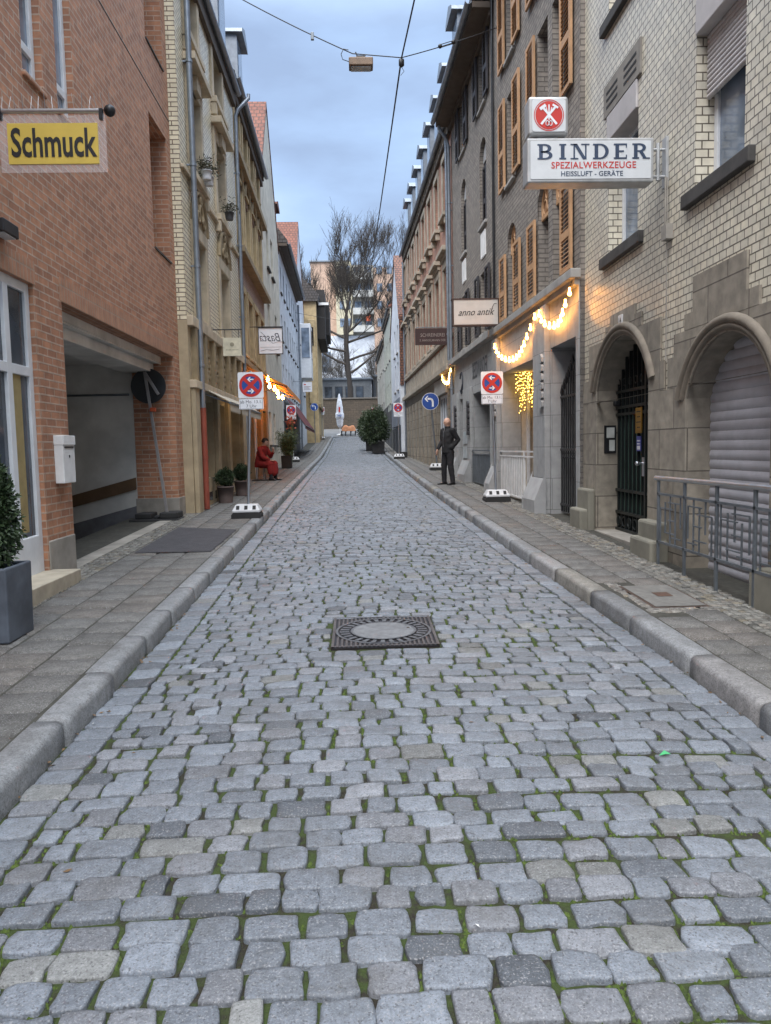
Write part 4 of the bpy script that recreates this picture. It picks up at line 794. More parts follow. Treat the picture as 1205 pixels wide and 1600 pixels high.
aw=plain('awning_cream',(.42,.38,.31),.9,var=.1)
awn_thing('short cream shop awning with scalloped edge nearest on the cream brick house',L2,15.8,17.15,2.98,2.70,.58,aw,'cream awnings'); awn_thing('short cream shop awning second from the front on the cream brick house',L2,17.35,20.75,2.98,2.70,.58,aw,'cream awnings')
# ---- left 3: reddish brick, sandstone, restaurant awning ----
L3=Fr(-2.80,-.018,1)
B=house('brick_building','reddish brick house with sandstone window bands above the glowing orange restaurant awning','building',L3,25.5,sw(25)); BL3=B
c3=[22.15+1.75*i for i in range(4)]; ops=[]
for u in c3: ops+=[(u,u+1.05,4.5,6.25,0,.22),(u,u+1.05,7.5,9.15,.2,.22),(u,u+1.05,10.15,11.35,0,.22)]
mb=MB(L3); wall(mb,21.62,29.3,4.2,11.9,ops,.22); shell(mb,21.62,29.3,-.4,11.9,9); mb.build('wall',MC['brick_mauve'],B)
for u in c3:
    for k,(c,e) in enumerate(((4.5,6.25),(7.5,9.15),(10.15,11.35))):
        o=window(L3,B,u,u+1.05,c,e,d=-.18,fm=MC['cream_frame'],nv=1,hs=(c+(e-c)*.68,),sill=(.1,.1,.15),sm=MC['ochre_stone'],rise=.2 if k==1 else 0)
        boxes(L3,o,'surround',MC['ochre_stone'],[(u+.001,u+.02,-.18,.05,c,e),(u+1.03,u+1.049,-.18,.05,c,e),(u-.2,u,0,.05,c,e),(u+1.05,u+1.25,0,.05,c,e)]+([(u-.2,u+1.25,0,.06,e,e+.2)] if k!=1 else [(u-.2,u+1.25,0,.06,e+.22,e+.32),(u-.2,u-.06,0,.05,e,e+.22),(u+1.11,u+1.25,0,.05,e,e+.22)]),.012)
        if k==1:
            t=MB(L3); t.tube([(a,.05,z) for a,z in arcpts(u-.1,u+1.15,e+.1,.55,10)],.06,6); t.lathe((u+.52,.06,e+.75),[(.04,0),(.1,.12),(.03,.25),(.09,.38),(.001,.6)],8); t.build('carved_hood',MC['carved_stone'],o)
boxes(L3,B,'string_course',MC['carved_stone'],[(21.62,29.3,0,.2,9.75,9.95),(21.62,29.3,0,.26,7.12,7.3),(21.62,29.3,0,.14,4.15,4.3)],.012)
mb=MB(L3); wall(mb,21.62,29.3,-.4,4.15,[(22.4,24.4,-.5,3.2,0,.8),(25.4,26.6,1.8,3.1,0,.3),(27.4,28.6,1.8,3.1,0,.3)],.3,d=.01); mb.build('stone_base',plain('rest_stone',(.27,.20,.12),.9,dirt=.5,scale=3),B)
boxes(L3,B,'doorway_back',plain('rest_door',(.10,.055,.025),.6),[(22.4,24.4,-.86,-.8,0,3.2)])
for u in(25.4,27.4): window(L3,B,u,u+1.2,1.8,3.1,d=-.2,fm=MC['dark_frame'],nv=1)
boxes(L3,B,'light_panel',MC['white_frame'],[(24.55,24.85,.01,.05,sw(24),2.9)])
rf=gable_roof(L3,B,21.62,29.3,11.75,4.2,9,.16,MC['roof_dark'],MC['dark_soffit']); dormer(L3,rf,24.2,.0,12.0,1.1,1.85)
# ---- left 4: cream gable house, roof seen from the side ----
L4=Fr(-2.95,-.015,1)
def gable_front(name,label,fr,u0,u1,ze,zr,wmat,rmat,wins,fm,D=10,pm=None):
    B=house(name,label,'building',fr,(u0+u1)/2,sw((u0+u1)/2)); um=(u0+u1)/2
    mb=MB(fr); wall(mb,u0,u1,g(u0)-.4,ze,[w_+(0,.16) for w_ in wins if w_[3]<ze],.16); shell(mb,u0,u1,g(u0)-.4,ze,D,top=False)
    mb.poly([(u0,0,ze),(u1,0,ze),(um,0,zr)]); mb.poly([(u0,-D,ze),(u1,-D,ze),(um,-D,zr)]); mb.build('wall',wmat,B)
    r=MB(fr); k=(zr-ze)/(um-u0); e=.22; t=.12; vs=[]
    for d in(.03,-D-.1): vs+=[(u0-e,d,ze-e*k),(um,d,zr),(u1+e,d,ze-e*k),(u0-e,d,ze-e*k+t*1.6),(um,d,zr+t*1.8),(u1+e,d,ze-e*k+t*1.6)]
    r.mesh(vs,[(3,4,10,9),(4,5,11,10),(0,6,7,1),(1,7,8,2),(0,1,4,3),(1,2,5,4),(6,9,10,7),(7,10,11,8),(0,3,9,6),(2,8,11,5)]); r.build('roof',rmat,B)
    for w_ in wins: window(fr,B,*w_,d=-.12 if w_[3]<ze else .03,fm=fm,nv=1,pm=pm,sill=(.1,.08,.08),sm=MC['dark_sill'])
    return B
gable_front('gabled_house','cream plastered gable house with a steep red tiled roof behind the restaurant house',L4,29.45,37.3,11.2,15.9,MC['plaster_cream'],MC['roof_tiles'],[(31.5,32.4,9.0,10.6),(33.4,34.3,9.0,10.6),(31.2,32.2,6.0,7.6),(34.4,35.4,6.0,7.6),(30.4,31.3,1.9,3.2),(32.2,33.1,1.9,3.2)],MC['white_frame'])
L5=L4
B=simple_house('town_house','pale blue white house with many small windows and a grey overhanging roof on the left',L5,37.4,51.0,11.6,MC['plaster_white'],MC['roof_dark'],(4.6,7.0,9.3),7,MC['dark_frame'],5.5,.45,MC['dark_sill'],pm=MC['pane_light'],ww=.7,wh=1.25,base=MC['shop_dark'])
dormer(L5,B,40,-.3,12.2,1.4,1.6,roofm=MC['roof_tiles']); pipe(L5,B,50.9,.12,sw(50),11,.07)
awn_thing('dark red shop awning on the pale blue white house',L5,38.0,49.5,4.3,2.9,1.0,plain('awning_red',(.10,.02,.025),.9))
B=gable_front('gabled_house','white house with a high red roof and a white bay window at the far left',L5,51.1,60.2,12.0,17.4,MC['plaster_white'],MC['roof_tiles'],[(52.5,53.4,8.8,10.4),(57,57.9,5.6,7.2),(57,57.9,8.8,10.4)],MC['white_frame'])
boxes(L5,B,'bay_window',MC['white_frame'],[(53.8,56.2,0,.75,6.6,10.3)],.02); boxes(L5,B,'bay_pane',MC['pane_light'],[(53.76,53.8,.12,.66,8.0,10.0),(54.0,56.0,.75,.765,8.0,10.0)])
B=house('corner_house','ochre stone corner house with a dark timber gable at the far left end','building',L5,66,sw(66)); oc=MC['ochre_stone']
mb=MB(L5); wall(mb,60.4,73,1.2,13.1,[(62+2.4*k,62.9+2.4*k,z,z+1.5,0,.15) for k in range(4) for z in(5.5,8.5)],.15,d=.95); mb.poly([(60.4,.95,1.2),(60.4,.95,13.1),(60.4,-8,13.1),(60.4,-8,1.2)]); mb.poly([(73,.95,1.2),(73,.95,13.1),(73,-8,13.1),(73,-8,1.2)]); mb.poly([(60.4,.95,13.1),(73,.95,13.1),(73,-8,13.1),(60.4,-8,13.1)]); mb.build('wall',oc,B)
for k in range(4):
    for z in(5.5,8.5): window(L5,B,62+2.4*k,62.9+2.4*k,z,z+1.5,d=.83,fm=MC['white_frame'],nv=1)
boxes(L5,B,'corner_oriel',oc,[(60.0,60.38,.3,.85,5.2,11.6)],.05); boxes(L5,B,'niche_window',MC['pane_dark'],[(59.97,60.0,.42,.72,9.6,11.0)])
boxes(L5,B,'cornice',MC['carved_stone'],[(60.2,73.1,.96,1.15,4.9,5.2)],.02)
mb=MB(L5); mb.prism([(-3,13.0),(1.1,13.0),(1.2,13.5),(-1.4,16.2),(-3,16.6)],60.2,73.2,'u'); mb.build('roof',MC['roof_dark'],B)
mb=MB(L5); mb.box(62,71,.96,1.6,10.4,14.2); mb.box(64,70,1.6,1.9,11.0,13.6); mb.build('timber_gable',plain('timber_black',(.02,.018,.018),.8),B); boxes(L5,B,'white_brace',MC['white_paint'],[(61.9,61.98,.9,1.9,13.0,13.2)])
# ---- far end: retaining wall, low buildings, tall apartment block ----
T=thing('retaining_wall','dark stone retaining wall across the end of the street','wall',(-.5,84.5,g(84)))
mb=MB(); mb.box(-6,2.6,84.2,85.4,3.4,7.0); mb.build('wall',MC['wall_dark'],T); mb=MB(); mb.box(-6.1,2.7,84.1,85.5,7.0,7.16); mb.build('coping',plain('coping_dark',(.10,.09,.08),.9),T,bev=.02)
mb=MB(); mb.box(2.6,14,83.8,86,3.4,8.3); mb.build('high_wall',plain('wall_grey_dark',(.07,.07,.075),.9,dirt=.4),T)
mb=MB(); mb.box(-14,14,86,140,6.4,6.9); struct(mb.build('terrace',MC['ground_grey']))
def block(name,label,x0,x1,y0,y1,z0,z1,mat,wins,pm,extra=None):
    T=thing(name,label,'building',((x0+x1)/2,y0,z0)); mb=MB(); mb.box(x0,x1,y0,y1,z0,z1); mb.build('wall',mat,T)
    for (a,b,c,e) in wins:
        q=MB(); q.box(a,b,y0-.06,y0-.005,c,e); o=q.build('window',MC['dark_frame'],T); q=MB(); q.box(a+.08,b-.08,y0-.08,y0-.055,c+.08,e-.08); q.build('pane',pm,o)
    q=MB(); q.box(x0-.2,x1+.2,y0-.3,y1+.2,z1,z1+.25); q.build('roof',MC['zinc_roof'],T,bev=.03); return T
gl=MC['pane_light']
block('low_building','low dark glazed pavilion with flat roof on the terrace behind the retaining wall',-7,2,97,104,6.9,10.2,plain('pav_grey',(.16,.17,.18),.8),[(-6.5+1.3*k,-5.5+1.3*k,7.6,9.4) for k in range(6)],MC['pane'])
block('low_building','grey low building standing to the right of the bare tree',2.2,11,98,106,6.9,10.6,plain('pav_dark',(.10,.105,.115),.85),[(3+1.6*k,4+1.6*k,8,9.6) for k in range(4)],MC['pane'])
T=block('apartment_block','tall apartment block with orange and pale yellow fronts and balconies behind the bare tree',-7,-.6,131,142,6.9,32.6,plain('front_orange',(.46,.32,.24),.85),[],gl)
mb=MB(); mb.box(-2.9,-.2,129.6,131,20.5,32.3); mb.build('yellow_front',plain('front_yellow',(.47,.43,.31),.85),T)
mb=MB(); mb.box(-.2,3.4,130.8,142,6.9,32.0); mb.build('balcony_front',plain('front_grey',(.40,.38,.33),.85),T)
mb=MB(); mb.box(3.4,7.4,130,142,6.9,31.4); mb.build('orange_front',MC['front_orange'],T); mb=MB(); mb.box(7.4,11,131,142,6.9,31); mb.build('yellow_side',MC['front_yellow'],T)
mb=MB(); mb.box(-7,11,130.4,131,6.9,20.4); mb.build('white_base',MC['plaster_white'],T)
for k in range(8):
    z=9.5+2.85*k
    if z>19:
        mb=MB(); mb.box(-.1,3.3,129.4,130.8,z,z+.15); mb.box(-.1,3.3,129.4,129.48,z+.15,z+1.05); o=mb.build('balcony',plain('balcony_pale',(.42,.42,.40),.7),T)
        for x in(.2,1.9): q=MB(); q.box(x,x+1.1,130.72,130.79,z+.3,z+2.3); q.build('window',gl,T)
        for x in(3.9,5.6,8.2): q=MB(); q.box(x,x+.9,129.93 if x<7.4 else 130.95,130.02 if x<7.4 else 131.,z+.9,z+2.2); q.build('window',gl,T)
        for x in(-2.3,-1.2): q=MB(); q.box(x,x+.7,129.52,129.59,z+.9,z+2.2); q.build('window',gl,T)
q=MB(); q.box(-5.6,-4.0,130.3,130.39,14.5,17.8); q.build('window',gl,T)
q=MB(); q.box(2.0,2.7,129.3,129.39,22.6,23.6); q.build('parasol_red',plain('awn_orange',(.5,.10,.04),.8),T)
# ---- bare trees ----
def bare_tree(name,label,x,y,z,H,r0,seed,spread=.5,lean=0,levels=6,nb=3,grp=None,dmat=None,limbs=None):
    rd=random.Random(seed); T=thing(name,label,'tree',(x,y,z),grp); tr=MB(); cr_=MB()
    AX=[]
    def at_(h): return min(AX,key=lambda q:abs(q.z-h))
    def grow(p,d,L,r,lv):
        n=4 if lv<2 else 3; pts=[p]; rs=[r]; q=p; dd=d
        for i in range(n):
            k_=.02 if lv==0 else .13; dd=(dd+Vector((rd.gauss(0,k_),rd.gauss(0,k_),rd.gauss(.05,.08)))).normalized(); q=q+dd*L/n; pts.append(q); rs.append(r*(1-.42*(i+1)/n))
            if lv==0: AX.extend([pts[-2]+(q-pts[-2])*t for t in(.25,.5,.75,1.)])
        (tr if lv==0 else cr_).tube([tuple(v) for v in pts],[max(v,.012) for v in rs],8 if lv<2 else (5 if lv<4 else 3),cap=False)
        if lv>=levels or L<.35: return
        k=nb+(1 if rd.random()<.5 else 0)+(1 if lv>1 else 0)
        for i in range(k):
            t=rd.uniform(.35,1.) if i else 1.; a=pts[min(n,max(1,int(t*n)))]; ang=2*PI*(i+rd.random())/k; sp=spread*rd.uniform(.6,1.25) if i else spread*.35
            ax=Vector((math.cos(ang),math.sin(ang),0)); nd_=(dd*math.cos(sp)+(ax-dd*ax.dot(dd)).normalized()*math.sin(sp)+Vector((0,0,.2))).normalized()
            grow(a,nd_,L*rd.uniform(.62,.82),rs[-1]*rd.uniform(.55,.8) if i else rs[-1]*.95,lv+1)
    grow(Vector((x,y,z)),Vector((lean,0,1)).normalized(),H*.36,r0,0)
    if limbs:
        for (h,a,el_,L) in limbs: grow(at_(z+h),Vector((math.cos(a)*math.cos(el_),math.sin(a)*math.cos(el_),math.sin(el_))),L,r0*.42,1)
    m_=dmat or plain('bark_dark',(.030,.025,.022),.9,scale=8,bmp=.4)
    tr.build('trunk',m_,T,uvs=False); cr_.build('crown',plain('twig_dark',(.045,.037,.031),.95) if dmat is None else dmat,T,uvs=False)
bare_tree('bare_tree','large bare dark tree rising behind the retaining wall at the street end',-.6,92,6.8,23,.36,5,.36,levels=7,nb=2,limbs=[(4.6,PI,.35,5.5),(5.2,.2,.4,6.),(7.6,PI-.3,.55,5.),(8.2,.4,.6,5.5),(3.6,.1,.5,5.),(9.5,1.5,.7,5),(7.0,0,.15,5.),(6.2,PI+.2,.1,4.6)])
tw=plain('twig_grey',(.10,.09,.08),.95)
for i,(x,y,H,s_,lb) in enumerate([(-4.6,96,7,21,'small bare grey tree on the terrace left of the big tree'),(2.6,95,8,22,'bare grey tree just to the right of the big tree trunk'),(6.6,99,12,23,'slim bare tree by the right end of the terrace'),(-2.4,108,9,24,'pale bare tree in front of the apartment block base'),(3.0,112,10,26,'bare brown tree standing deep behind the big one'),(9.5,96,17,27,'bare tree showing above the right hand roofs')]):
    bare_tree('bare_tree',lb,x,y,6.8,H,.12,s_,.6,levels=5,nb=3,grp='bare trees behind the wall',dmat=tw)
# ---- leafy plants ----
def leafmat(name,c,c2):
    m,n,b=mk(name); t=noise(n,11,4); t2=noise(n,70,2); c_=mixc(n,c,c2,mrange(n,t.outputs[0],.38,.62,0,1)); s=nd(n,'ShaderNodeVectorMath',operation='SCALE'); n.links.new(c_,s.inputs[0]); n.links.new(mrange(n,t2.outputs[0],.3,.7,.55,1.5),s.inputs['Scale']); n.links.new(s.outputs[0],b.inputs['Base Color']); b.inputs['Roughness'].default_value=.5; return m
LF1=leafmat('leaf_box',(.018,.036,.014),(.045,.075,.03)); LF2=leafmat('leaf_bamboo',(.035,.06,.02),(.08,.11,.04)); LF3=leafmat('leaf_oleander',(.018,.035,.014),(.05,.075,.03))
def leaves(mb,pts,L,W,droop=0.,out=None):
    for p in pts:
        p=Vector(p); d=Vector((random.gauss(0,1),random.gauss(0,1),random.gauss(.2,.8)))
        if out is not None: d=d*.7+(p-Vector(out)).normalized()*1.2
        d.z-=droop; d.normalize(); s=d.cross(Vector((random.gauss(0,1),random.gauss(0,1),random.gauss(0,1)))).normalized(); l=L*random.uniform(.6,1.3); w_=W*random.uniform(.7,1.2); u=d.cross(s)*w_*.35
        mb.mesh([tuple(p),tuple(p+d*l*.5+s*w_+u),tuple(p+d*l),tuple(p+d*l*.5-s*w_+u)],[(0,1,2,3)])
def pot_round(T,x,y,z,r,h,mat):
    mb=MB(); mb.lathe((x,y,z),[(r*.78,0),(r*.84,h*.3),(r*.97,h*.9),(r*1.03,h*.9),(r*1.03,h),(r*.92,h),(r*.9,h*.88),(.001,h*.86)],20); mb.build('pot',mat,T)
def pot_square(T,x,y,z,w_,h,mat,tp=.92):
    mb=MB(); a=w_/2*tp;b=w_/2; c=b-.04; vs=[(x-a,y-a,z),(x+a,y-a,z),(x+a,y+a,z),(x-a,y+a,z),(x-b,y-b,z+h),(x+b,y-b,z+h),(x+b,y+b,z+h),(x-b,y+b,z+h),(x-c,y-c,z+h),(x+c,y-c,z+h),(x+c,y+c,z+h),(x-c,y+c,z+h),(x-c,y-c,z+h-.06),(x+c,y-c,z+h-.06),(x+c,y+c,z+h-.06),(x-c,y+c,z+h-.06)]
    F=[(3,2,1,0)]
    for r_ in(0,4,8): F+=[(r_+i,r_+(i+1)%4,r_+4+(i+1)%4,r_+4+i) for i in range(4)]
    F.append((12,13,14,15)); mb.mesh(vs,F); mb.build('pot',mat,T,bev=.012)
def bush(T,name,cx,cy,zc,rx,ry,rz,n,L,W,mat,shape='ball',clump=26,droop=0.,core=True):
    pts=[]; cl=[]
    for _ in range(clump):
        v=Vector((random.gauss(0,1),random.gauss(0,1),random.gauss(0,1))).normalized(); cl.append((v,random.uniform(.82,1.1)))
    for _ in range(n):
        v=Vector((random.gauss(0,1),random.gauss(0,1),random.gauss(0,1))).normalized(); k=max(cl,key=lambda c:c[0].dot(v)); r=k[1]*random.uniform(.6,1.03)*(.80+.22*k[0].dot(v)**8)
        s=1. if shape!='cone' else (1.08-.55*(v.z*.5+.5)); pts.append((cx+v.x*rx*r*s,cy+v.y*ry*r*s,zc+v.z*rz*r))
    mb=MB(); leaves(mb,pts,L,W,droop,(cx,cy,zc)); 
    if core: 
        q=MB()
        for _ in range(26): v=Vector((random.gauss(0,1),random.gauss(0,1),abs(random.gauss(0,1)))).normalized(); q.tube([(cx,cy,zc-rz*1.05),(cx+v.x*rx*.3,cy+v.y*ry*.3,zc-rz*.3),(cx+v.x*rx*.8,cy+v.y*ry*.8,zc+v.z*rz*.75)],[.013,.009,.004],4,cap=False)
        q.build('stems',MC['bark_dark'],T,uvs=False)
    return mb.build(name,mat,T,uvs=False)
T=thing('potted_topiary','clipped conical evergreen in a square slate blue pot at the left edge','potted plant',(-2.87,6.0,sw(6))); pot_square(T,-2.87,6.0,sw(6),.46,.57,MC['slate_pot'],.97); bush(T,'foliage',-2.87,6.0,1.32,.28,.28,.62,9000,.045,.013,LF1,'cone',34); boxes(ID,T,'soil',MC['soil'],[(-3.08,-2.67,5.80,6.20,.78,.79)])
for (x,y,lb,r) in((-2.86,16.7,'nearer round clipped box ball in a dark terracotta pot by the cream house',.225),(-2.76,18.4,'farther round clipped box ball in a dark terracotta pot by the drainpipe',.215)):
    T=thing('potted_box_ball',lb,'potted plant',(x,y,sw(y)),'two box balls'); pot_round(T,x,y,sw(y),.185,.36,MC['terracotta']); bush(T,'foliage',x,y,sw(y)+.36+r*.85,r,r,r,3000,.035,.011,LF1,'ball',22)
def bamboo(lb,x,y,H,w_,n,pot=.42,ph=.5,grp=None):
    T=thing('potted_bamboo',lb,'potted plant',(x,y,sw(y)),grp); pot_square(T,x,y,sw(y),pot,ph,MC['black_rubber']); st=MB(); mb=MB(); z0=sw(y)+ph
    for i in range(26):
        a=random.random()*6.3; r=random.uniform(.03,.16); lx,ly=math.cos(a),math.sin(a); tx=random.uniform(.3,1)*w_; h=H*random.uniform(.6,1)
        P_=[(x+lx*(r+tx*t*t),y+ly*(r+tx*t*t),z0+h*t*(1-.12*t)) for t in(0,.3,.6,.85,1)]; st.tube(P_,[.009,.008,.006,.004,.003],4,cap=False)
        for _ in range(n//26):
            t=random.uniform(.12,1); k=(r+tx*t*t); leaves(mb,[(x+lx*k+random.gauss(0,.09),y+ly*k+random.gauss(0,.09),z0+h*t*(1-.12*t)+random.gauss(0,.05))],.13,.013,.5)
    st.build('stems',plain('bamboo_cane',(.12,.12,.04),.5),T,uvs=False); mb.build('foliage',LF2,T,uvs=False)
bamboo('bushy green bamboo in a black square pot by the cream wall on the left',-2.78,30.5,1.15,.32,2600)
PL=[]
for (x,y,lb,H) in((1.28,46.6,'big dense dark green shrub in a black square planter standing on the road',2.15),(.95,49.6,'second dark shrub in a planter just behind the big one on the road',1.95)):
    T=thing('planted_tub',lb,'potted plant',(x,y,g(y)),'planters on the road'); pot_square(T,x,y,g(y)+.03,.78,.72,MC['black_rubber']); bush(T,'foliage',x-.12,y,g(y)+.55+H/2,.86,.85,H/2+.12,6500,.15,.022,LF3,'ball',30,.1); boxes(ID,T,'soil',MC['soil'],[(x-.34,x+.34,y-.34,y+.34,g(y)+.66,g(y)+.67)])
T=thing('flowering_plant','orange red blooms on tall stems by the left cream wall','plant',(-2.95,34.6,sw(34.6))); mb=MB(); leaves(mb,[(-2.95+random.gauss(0,.11),34.6+random.gauss(0,.12),sw(34.6)+1.85+random.gauss(0,.17)) for _ in range(150)],.11,.035); mb.build('blooms',plain('bloom_orange',(.45,.10,.05),.7,var=.4,scale=30),T,uvs=False); mb=MB()
for _ in range(10): a=random.gauss(0,.12); mb.tube([(-2.95+a*.3,34.6,sw(34.6)),(-2.95+a,34.6,sw(34.6)+1.9)],.012,5)
mb.build('stems',LF2,T,uvs=False)
for i,(x,y,z,lb) in enumerate([(-2.9,16.15,7.16,'white window sill pot with dry twigs, nearest on the second floor sill'),(-2.93,16.5,7.16,'white pot of withered heather on the cream house sill'),(-2.9,18.9,7.16,'dark planted pot on the farther second floor sill')]):
    T=thing('flower_pot',lb,'flower pot',(x,y,z),'window sill pots'); pot_round(T,x,y,z,.11,.18,MC['white_plastic'] if i<2 else MC['dark_frame']); mb=MB(); leaves(mb,[(x+random.gauss(0,.1),y+random.gauss(0,.1),z+.2+abs(random.gauss(0,.1))) for _ in range(220)],.10,.012); mb.build('foliage',leafmat('leaf_dry%d'%i,(.09,.07,.05),(.06,.07,.03)),T,uvs=False)
# ---- hanging and standing signs ----
def xz(y): return lambda x,z:(x,y,z)
def rrect(x0,x1,z0,z1,r,n=5):
    o=[]
    for cx_,cz_,a in((x1-r,z0+r,-PI/2),(x1-r,z1-r,0),(x0+r,z1-r,PI/2),(x0+r,z0+r,PI)): o+=[(cx_+r*math.cos(a+PI/2*i/n),cz_+r*math.sin(a+PI/2*i/n)) for i in range(n+1)]
    return o
def plate(mb,poly,y0,y1): return mb.prism(poly,y0,y1,'d')
def disc(cx_,cz_,r,n=36): return [(cx_+r*math.cos(2*PI*i/n),cz_+r*math.sin(2*PI*i/n)) for i in range(n)]
red=plain('sign_red',(.50,.028,.022),.45,var=.06); blu=plain('sign_blue',(.012,.065,.30),.45,var=.06); wht=plain('sign_white',(.74,.77,.82),.45,var=.06,dirt=.15); blk=plain('sign_black',(.012,.012,.014),.5); yel=plain('sign_yellow',(.58,.42,.075),.5,var=.05); navy=plain('sign_navy',(.028,.05,.10),.5); drk=plain('sign_brown',(.040,.016,.014),.5); cream=plain('sign_cream',(.60,.56,.43),.5)
# jewellery sign
T=thing('hanging_sign','yellow Schmuck sign with black letters on a clear pane hung from a steel rod','sign',(-3.3,7.0,4.1)); y=7.
mb=MB(); mb.tube([(-3.3,y,4.655),(-2.13,y,4.655)],.02,10); mb.build('rod',MC['steel'],T); mb=MB(); mb.ball((-2.07,y,4.655),.05,14,8); mb.build('finial',MC['black_metal'],T)
for a in(-2.16,-3.02): mb=MB(); mb.box(a,a+.03,y-.02,y+.02,4.58,4.67); mb.build('clip',MC['black_metal'],T)
mb=MB(); mb.lathe((-3.3,y,4.655),[(.06,0),(.06,.03)],14,axis='x'); mb.build('wall_plate',MC['black_metal'],T)
m,n,b=mk('acrylic'); b.inputs['Base Color'].default_value=(.9,.85,.86,1); b.inputs['Roughness'].default_value=.15; b.inputs['Alpha'].default_value=.14; AC=m
mb=MB(); plate(mb,[(-3.02,4.14),(-2.11,4.14),(-2.11,4.62),(-3.02,4.62)],y-.004,y+.004); mb.build('clear_pane',AC,T)
mb=MB(); plate(mb,[(-2.95,4.21),(-2.18,4.21),(-2.18,4.55),(-2.95,4.55)],y-.011,y+.011); o=mb.build('yellow_panel',yel,T)
mb=MB(); textmesh(mb,'Schmuck',.335,lambda x,z:(-2.565+x,y-.0145,4.375+z),bold=.022,sx=.60); mb.build('lettering',blk,o)
mb=MB()
for i in range(20): x=-3.24+i*.062; mb.tube([(x,y,4.67),(x+random.gauss(0,.012),y+random.choice((-.03,.03)),4.79)],.0022,4,cap=False)
mb.build('bird_spikes',MC['steel'],T)
# cream shop sign and Basta
def bracket_sign(name,label,x0,x1,z0,z1,y,xw,face,frame,bz=.1,th=.02):
    T=thing(name,label,'sign',(xw,y,z0)); mb=MB(); plate(mb,[(x0,z0),(x1,z0),(x1,z1),(x0,z1)],y-th,y+th); o=mb.build('panel',face,T,bev=.004); f=MB()
    f.tube([(xw,y,z1+bz),(max(x0,x1)+.03 if xw<x0 else x0-.03,y,z1+bz)],.012,8); f.tube([(x0+.04,y,z1),(x0+.04,y,z1+bz)],.007,6); f.tube([(x1-.04,y,z1),(x1-.04,y,z1+bz)],.007,6); f.tube([(xw,y,z1+bz-.25),(xw,y,z1+bz+.03)],.012,8)
    f.build('bracket',frame,T); return T,o
T,o=bracket_sign('hanging_sign','small cream square sign with faint emblem hung from a bracket on the cream house',-2.84,-2.46,3.75,4.13,17.,-3.12,cream,MC['black_metal'],.18)
mb=MB(); plate(mb,disc(-2.65,3.99,.045,14),16.976,16.979); 
for k in range(9): mb.box(-2.78+k*.03,-2.762+k*.03,16.976,16.979,3.865,3.885)
mb.build('emblem',plain('emblem_tan',(.30,.27,.19),.6),o)
T,o=bracket_sign('hanging_sign','white sign with mirrored Basta script in a thin black frame',-2.92,-2.21,4.64,5.41,24.,-3.2,wht,MC['black_metal'],.04)
mb=MB(); 
for a,b,c,e in((-2.94,-2.92,4.62,5.43),(-2.21,-2.19,4.62,5.43),(-2.94,-2.19,4.62,4.64),(-2.94,-2.19,5.41,5.43)): mb.box(a,b,23.96,24.04,c,e)
mb.build('frame',MC['black_metal'],T)
mb=MB(); textmesh(mb,'Basta',.36,lambda x,z:(-2.56-x,23.977,5.12+z),bold=-.004,shear=.35,sx=.85); mb.box(-2.88,-2.25,23.976,23.979,4.83,4.836); mb.tube([(-2.88,23.975,4.72),(-2.7,23.975,4.76),(-2.5,23.975,4.74),(-2.3,23.975,4.77)],.006,4); mb.tube([(-2.2,23.975,4.98),(-2.33,23.975,5.0),(-2.5,23.975,4.95),(-2.86,23.975,5.3)],.005,4); mb.build('lettering',plain('letter_grey',(.06,.07,.10),.5),o)
T,o=bracket_sign('hanging_sign','small white sign plate with faint text far along the left houses',-3.05,-2.52,5.0,5.55,45.,-3.62,wht,MC['grey_metal'],.05)
mb=MB(); mb.box(-2.98,-2.86,44.976,44.979,5.38,5.44); o2=mb.build('red_mark',red,o); mb=MB(); [mb.box(-2.98,-2.6-.1*(k%2),44.976,44.979,5.14+.07*k,5.16+.07*k) for k in range(3)]; mb.build('lettering',MC['letter_grey'],o)
# light box of the tool shop
T=thing('light_box_sign','white BINDER light box sign with blue letters and an emblem box on top','sign',(3.52,8.6,4.55)); y0,y1=8.6,8.84
fr_=plain('box_frame',(.42,.43,.44),.45,.3,var=.15,dirt=.5); fc=plain('box_face',(.60,.63,.66),.35,var=.05,dirt=.25)
mb=MB(); mb.box(1.93,3.33,y0,y1,4.55,5.02); b1=mb.build('box',fr_,T,bev=.015); mb=MB(); plate(mb,rrect(1.965,3.295,4.585,4.985,.012),y0-.006,y0+.004); mb.build('face',fc,b1)
mb=MB(); mb.box(1.95,2.385,y0,y1,5.05,5.46); b2=mb.build('emblem_box',fr_,T,bev=.03); mb=MB(); plate(mb,rrect(1.985,2.35,5.085,5.425,.03),y0-.006,y0+.004); mb.build('face',fc,b2); mb=MB(); mb.box(2.05,2.28,y0+.06,y1-.06,5.02,5.05); mb.build('stem',fr_,T)
mb=MB(); cx_,cz_=2.167,5.255; n_=48
mb.poly([(cx_+.148*math.cos(2*PI*i/n_),y0-.009,cz_+.148*math.sin(2*PI*i/n_)) for i in range(n_)])
for i in range(n_): a,b_=2*PI*i/n_,2*PI*(i+1)/n_; mb.poly([(cx_+r*math.cos(t),y0-.009,cz_+r*math.sin(t)) for r,t in((.156,a),(.165,a),(.165,b_),(.156,b_))])
mb.build('emblem_disc',red,b2)
mb=MB()
def bar2(p,q,w_,yy):
    d=Vector((q[0]-p[0],q[1]-p[1])).normalized(); nx,nz=-d.y*w_/2,d.x*w_/2; mb.poly([(cx_+a,yy,cz_+c) for a,c in((p[0]+nx,p[1]+nz),(q[0]+nx,q[1]+nz),(q[0]-nx,q[1]-nz),(p[0]-nx,p[1]-nz))])
